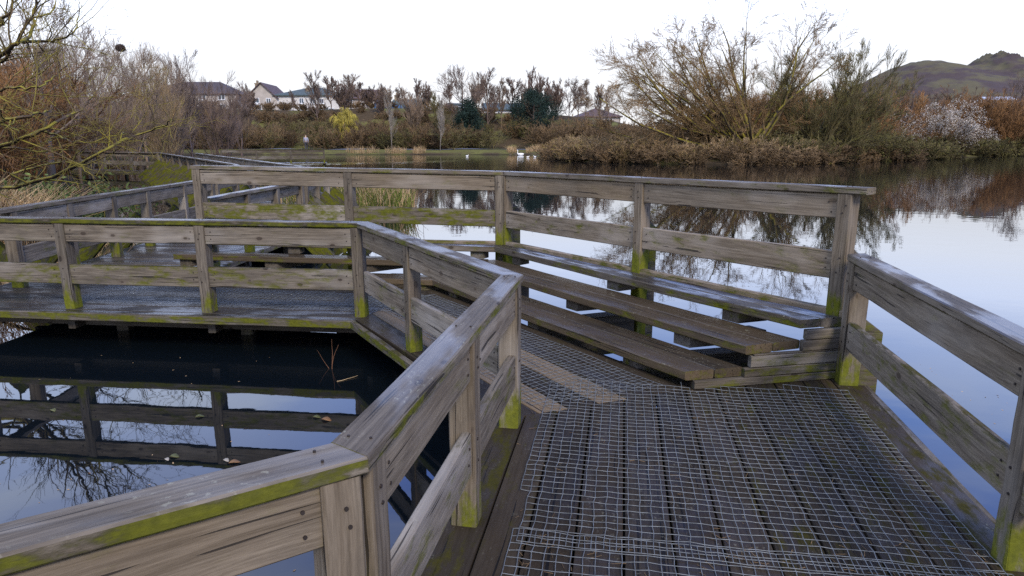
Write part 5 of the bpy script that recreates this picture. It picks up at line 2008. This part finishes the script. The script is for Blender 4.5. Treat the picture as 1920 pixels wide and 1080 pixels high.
# ------------------------------------------------------------------ nest, twigs in the water, leaves
def nest():
    x, y, z = at(226, 90, 42)
    rs = np.random.RandomState(3)
    n = 260
    c = rs.normal(0, 1, (n, 3))
    c /= np.linalg.norm(c, axis=1, keepdims=True)
    c = c * np.array((0.26, 0.26, 0.17)) * rs.uniform(0.5, 1, (n, 1))
    d = np.cross(c, rs.normal(0, 1, (n, 3)))
    d /= np.linalg.norm(d, axis=1, keepdims=True)
    V, F, T = strands(c - d * 0.17, c + d * 0.17, np.full(n, 0.012), np.full(n, 0.008), 3, np.zeros(n))
    o = mesh_obj("nest", V, F, BARK["dark"], None, False, {"tv": ("FLOAT", T)})
    o.location = (x, y, z)
    tag(o, "dark ball of sticks high in the left wood, a bird's nest", "nest")


nest()


def onwater(px, py):
    """where the sight line through a photo pixel meets the water"""
    a = np.array(at(px, py, 1.0)) - np.array((0, 0, EYE))
    return a * ((WATER - EYE) / a[2]) + np.array((0, 0, EYE))


def drowned_twigs():
    T = Plant(12)
    b = onwater(622, 692)
    b[2] = WATER - 0.03
    P = [dict(n=5, w=0.08, up=0.0, tip=0.3), dict(k=2, n=3, w=0.1, up=0.0, a=0.5, l=0.35, rr=0.6, tip=0.4, rmin=0.0015)]
    for d, L in (((0.18, 0.1, 1.0), 0.29), ((-0.12, 0.05, 1.0), 0.25), ((-0.55, 0.2, 0.55), 0.24), ((-1.0, 0.1, 0.16), 0.26)):
        T.grow(b, d, L, 0.0034, 0, P[:1])
    A = T.arr()
    V, F, tv = skel_mesh(A, np.ones(len(A)))
    o = mesh_obj("twig", V, F, twig_mat("red_twig", (0.09, 0.045, 0.028), (0.16, 0.08, 0.045)), None, False, {"tv": ("FLOAT", tv)})
    tag(o, "reddish forked twig sticking up out of the black water", "twig")
    T = Plant(13)
    b = onwater(632, 716)
    b[2] = WATER + 0.004
    T.grow(b, (1, 0.55, 0.05), 0.19, 0.004, 0, P[:1])
    A = T.arr()
    V, F, tv = skel_mesh(A, np.ones(len(A)))
    o = mesh_obj("twig", V, F, BARK["straw"], None, False, {"tv": ("FLOAT", tv)})
    tag(o, "pale short stick floating flat near the reddish twig", "twig")
    # bare shoot in the pond beyond the bench
    T = Plant(14)
    b = onwater(794, 462)
    b[2] = WATER - 0.05
    T.grow(b, (0.02, 0, 1), 0.55, 0.006, 0, P[:1])
    A = T.arr()
    V, F, tv = skel_mesh(A, np.zeros(len(A)))
    o = mesh_obj("twig", V, F, BARK["dark"], None, False, {"tv": ("FLOAT", tv)})
    tag(o, "thin upright shoot in the bright water left of the benches' corner post", "twig")


drowned_twigs()


def leaves():
    rs = random.Random(9)
    cols = [simple_mat("dead_leaf_tan", (0.20, 0.10, 0.035), 0.5, 0, 0.3, 30), simple_mat("dead_leaf_olive", (0.08, 0.08, 0.018), 0.5, 0, 0.3, 30), simple_mat("dead_leaf_pale", (0.30, 0.26, 0.20), 0.5, 0, 0.3, 30)]
    spec = [(594, 783, 0.075, 1, "olive dead leaf beside a tan one, nearest the V of the railing"), (612, 788, 0.095, 0, "long tan dead leaf, nearest the V of the railing"), (424, 864, 0.06, 2, "pale curled leaf floating where rail shadow meets bright water"),
            (440, 868, 0.085, 0, "tan leaf touching the pale curled leaf on the water"), (313, 862, 0.05, 2, "small pale leaf floating left of the leaf pair"), (327, 857, 0.08, 1, "olive leaf next to the small pale leaf"),
            (375, 782, 0.08, 1, "olive leaf floating on the reflected post"), 
            (100, 770, 0.07, 1, "olive leaf on the reflected rail at the far left"), (168, 888, 0.02, 0, "tiny tan leaf speck on the bright water")]
    for px, py, s, ci, lab in spec:
        # meet the ray with the water sheet
        a = np.array(at(px, py, 1.0)) - np.array((0, 0, EYE))
        t_ = (WATER - EYE) / a[2]
        p = a * t_ + np.array((0, 0, EYE))
        n = 9
        V, F = [], []
        for i in range(n):
            u = i / (n - 1)
            w = math.sin(PI * min(1, u * 0.96 + 0.02)) ** 0.8 * 0.34
            curl = 0.10 * math.sin(u * PI * 1.3) + 0.06
            V += [(u - 0.5, -w, curl + 0.10 * w), (u - 0.5, 0, curl * 0.4), (u - 0.5, w, curl + 0.16 * w)]
            if i:
                o = 3 * i
                F += [(o - 3, o, o + 1, o - 2), (o - 2, o + 1, o + 2, o - 1)]
        ob = mesh_obj("leaf", V, F, cols[ci], None, True)
        md = ob.modifiers.new("thick", "SOLIDIFY")
        md.thickness = 0.02
        ob.location = (p[0], p[1], WATER + 0.002)
        ob.scale = (s * 0.8, s * 0.7, s * 0.8)
        ob.rotation_euler = (0, 0, rs.uniform(-0.7, 0.5))
        tag(ob, lab, "leaf", "dead leaves floating on the black water")


leaves()



def litter():
    """small broken leaves and twig bits: floating on the pond and caught in the deck mesh"""
    rs = np.random.RandomState(31)
    P = []
    for cx, cy, sx, sy, n in ((-1.9, 3.9, 0.9, 0.8, 40), (-1.1, 2.4, 0.5, 0.6, 20), (3.4, 4.6, 0.5, 0.6, 60), (-3.5, 5.2, 1.0, 0.5, 25), (1.2, 9.0, 1.6, 0.8, 40)):
        P.append(np.stack([rs.normal(cx, sx, n), rs.normal(cy, sy, n), np.full(n, WATER + 0.002)], -1))
    C = np.vstack(P)
    n = len(C)
    a = rs.uniform(0, 2 * PI, n)
    s_ = rs.uniform(0.003, 0.011, n)
    d = np.stack([np.cos(a), np.sin(a), rs.normal(0, 0.15, n)], -1) * s_[:, None]
    e = np.stack([-np.sin(a), np.cos(a), rs.normal(0, 0.2, n)], -1) * (s_ * 0.45)[:, None]
    V = np.stack([C - d, C + e, C + d, C - e], 1).reshape(-1, 3)
    V[:, 2] = np.maximum(V[:, 2], WATER + 0.001)
    o = mesh_obj("litter", V, np.arange(4 * n).reshape(n, 4), BARK["straw"], None, False, {"tv": ("FLOAT", np.repeat(rs.uniform(0, 0.6, n), 4))})
    tag(o, "specks of leaf litter floating on the pond around the pier", "leaf litter", kind="stuff")
    n = 260
    X, Y = rs.uniform(0.0, 2.0, n), rs.uniform(2.0, 4.2, n)
    k = n // 3
    X[:k], Y[:k] = rs.uniform(0.0, 1.9, k), 2.42 - 0.16 * rs.uniform(0.0, 1.9, k) + rs.normal(0, 0.03, k)
    keep = X - 0.163 * (Y - 2.3) < 1.85
    X, Y = X[keep], Y[keep]
    n = len(X)
    a = rs.uniform(0, 2 * PI, n)
    L = rs.uniform(0.006, 0.03, n)
    C = np.stack([X, Y, np.full(n, 0.004)], -1)
    d = np.stack([np.cos(a), np.sin(a), np.zeros(n)], -1) * L[:, None]
    V, F, tv = strands(C - d, C + d, np.full(n, 0.0016), np.full(n, 0.0010), 4, rs.uniform(0, 1, n))
    o = mesh_obj("litter", V, F, BARK["brown"], None, False, {"tv": ("FLOAT", tv)})
    tag(o, "broken twig bits and dirt caught on the near deck planks", "leaf litter", kind="stuff")


litter()
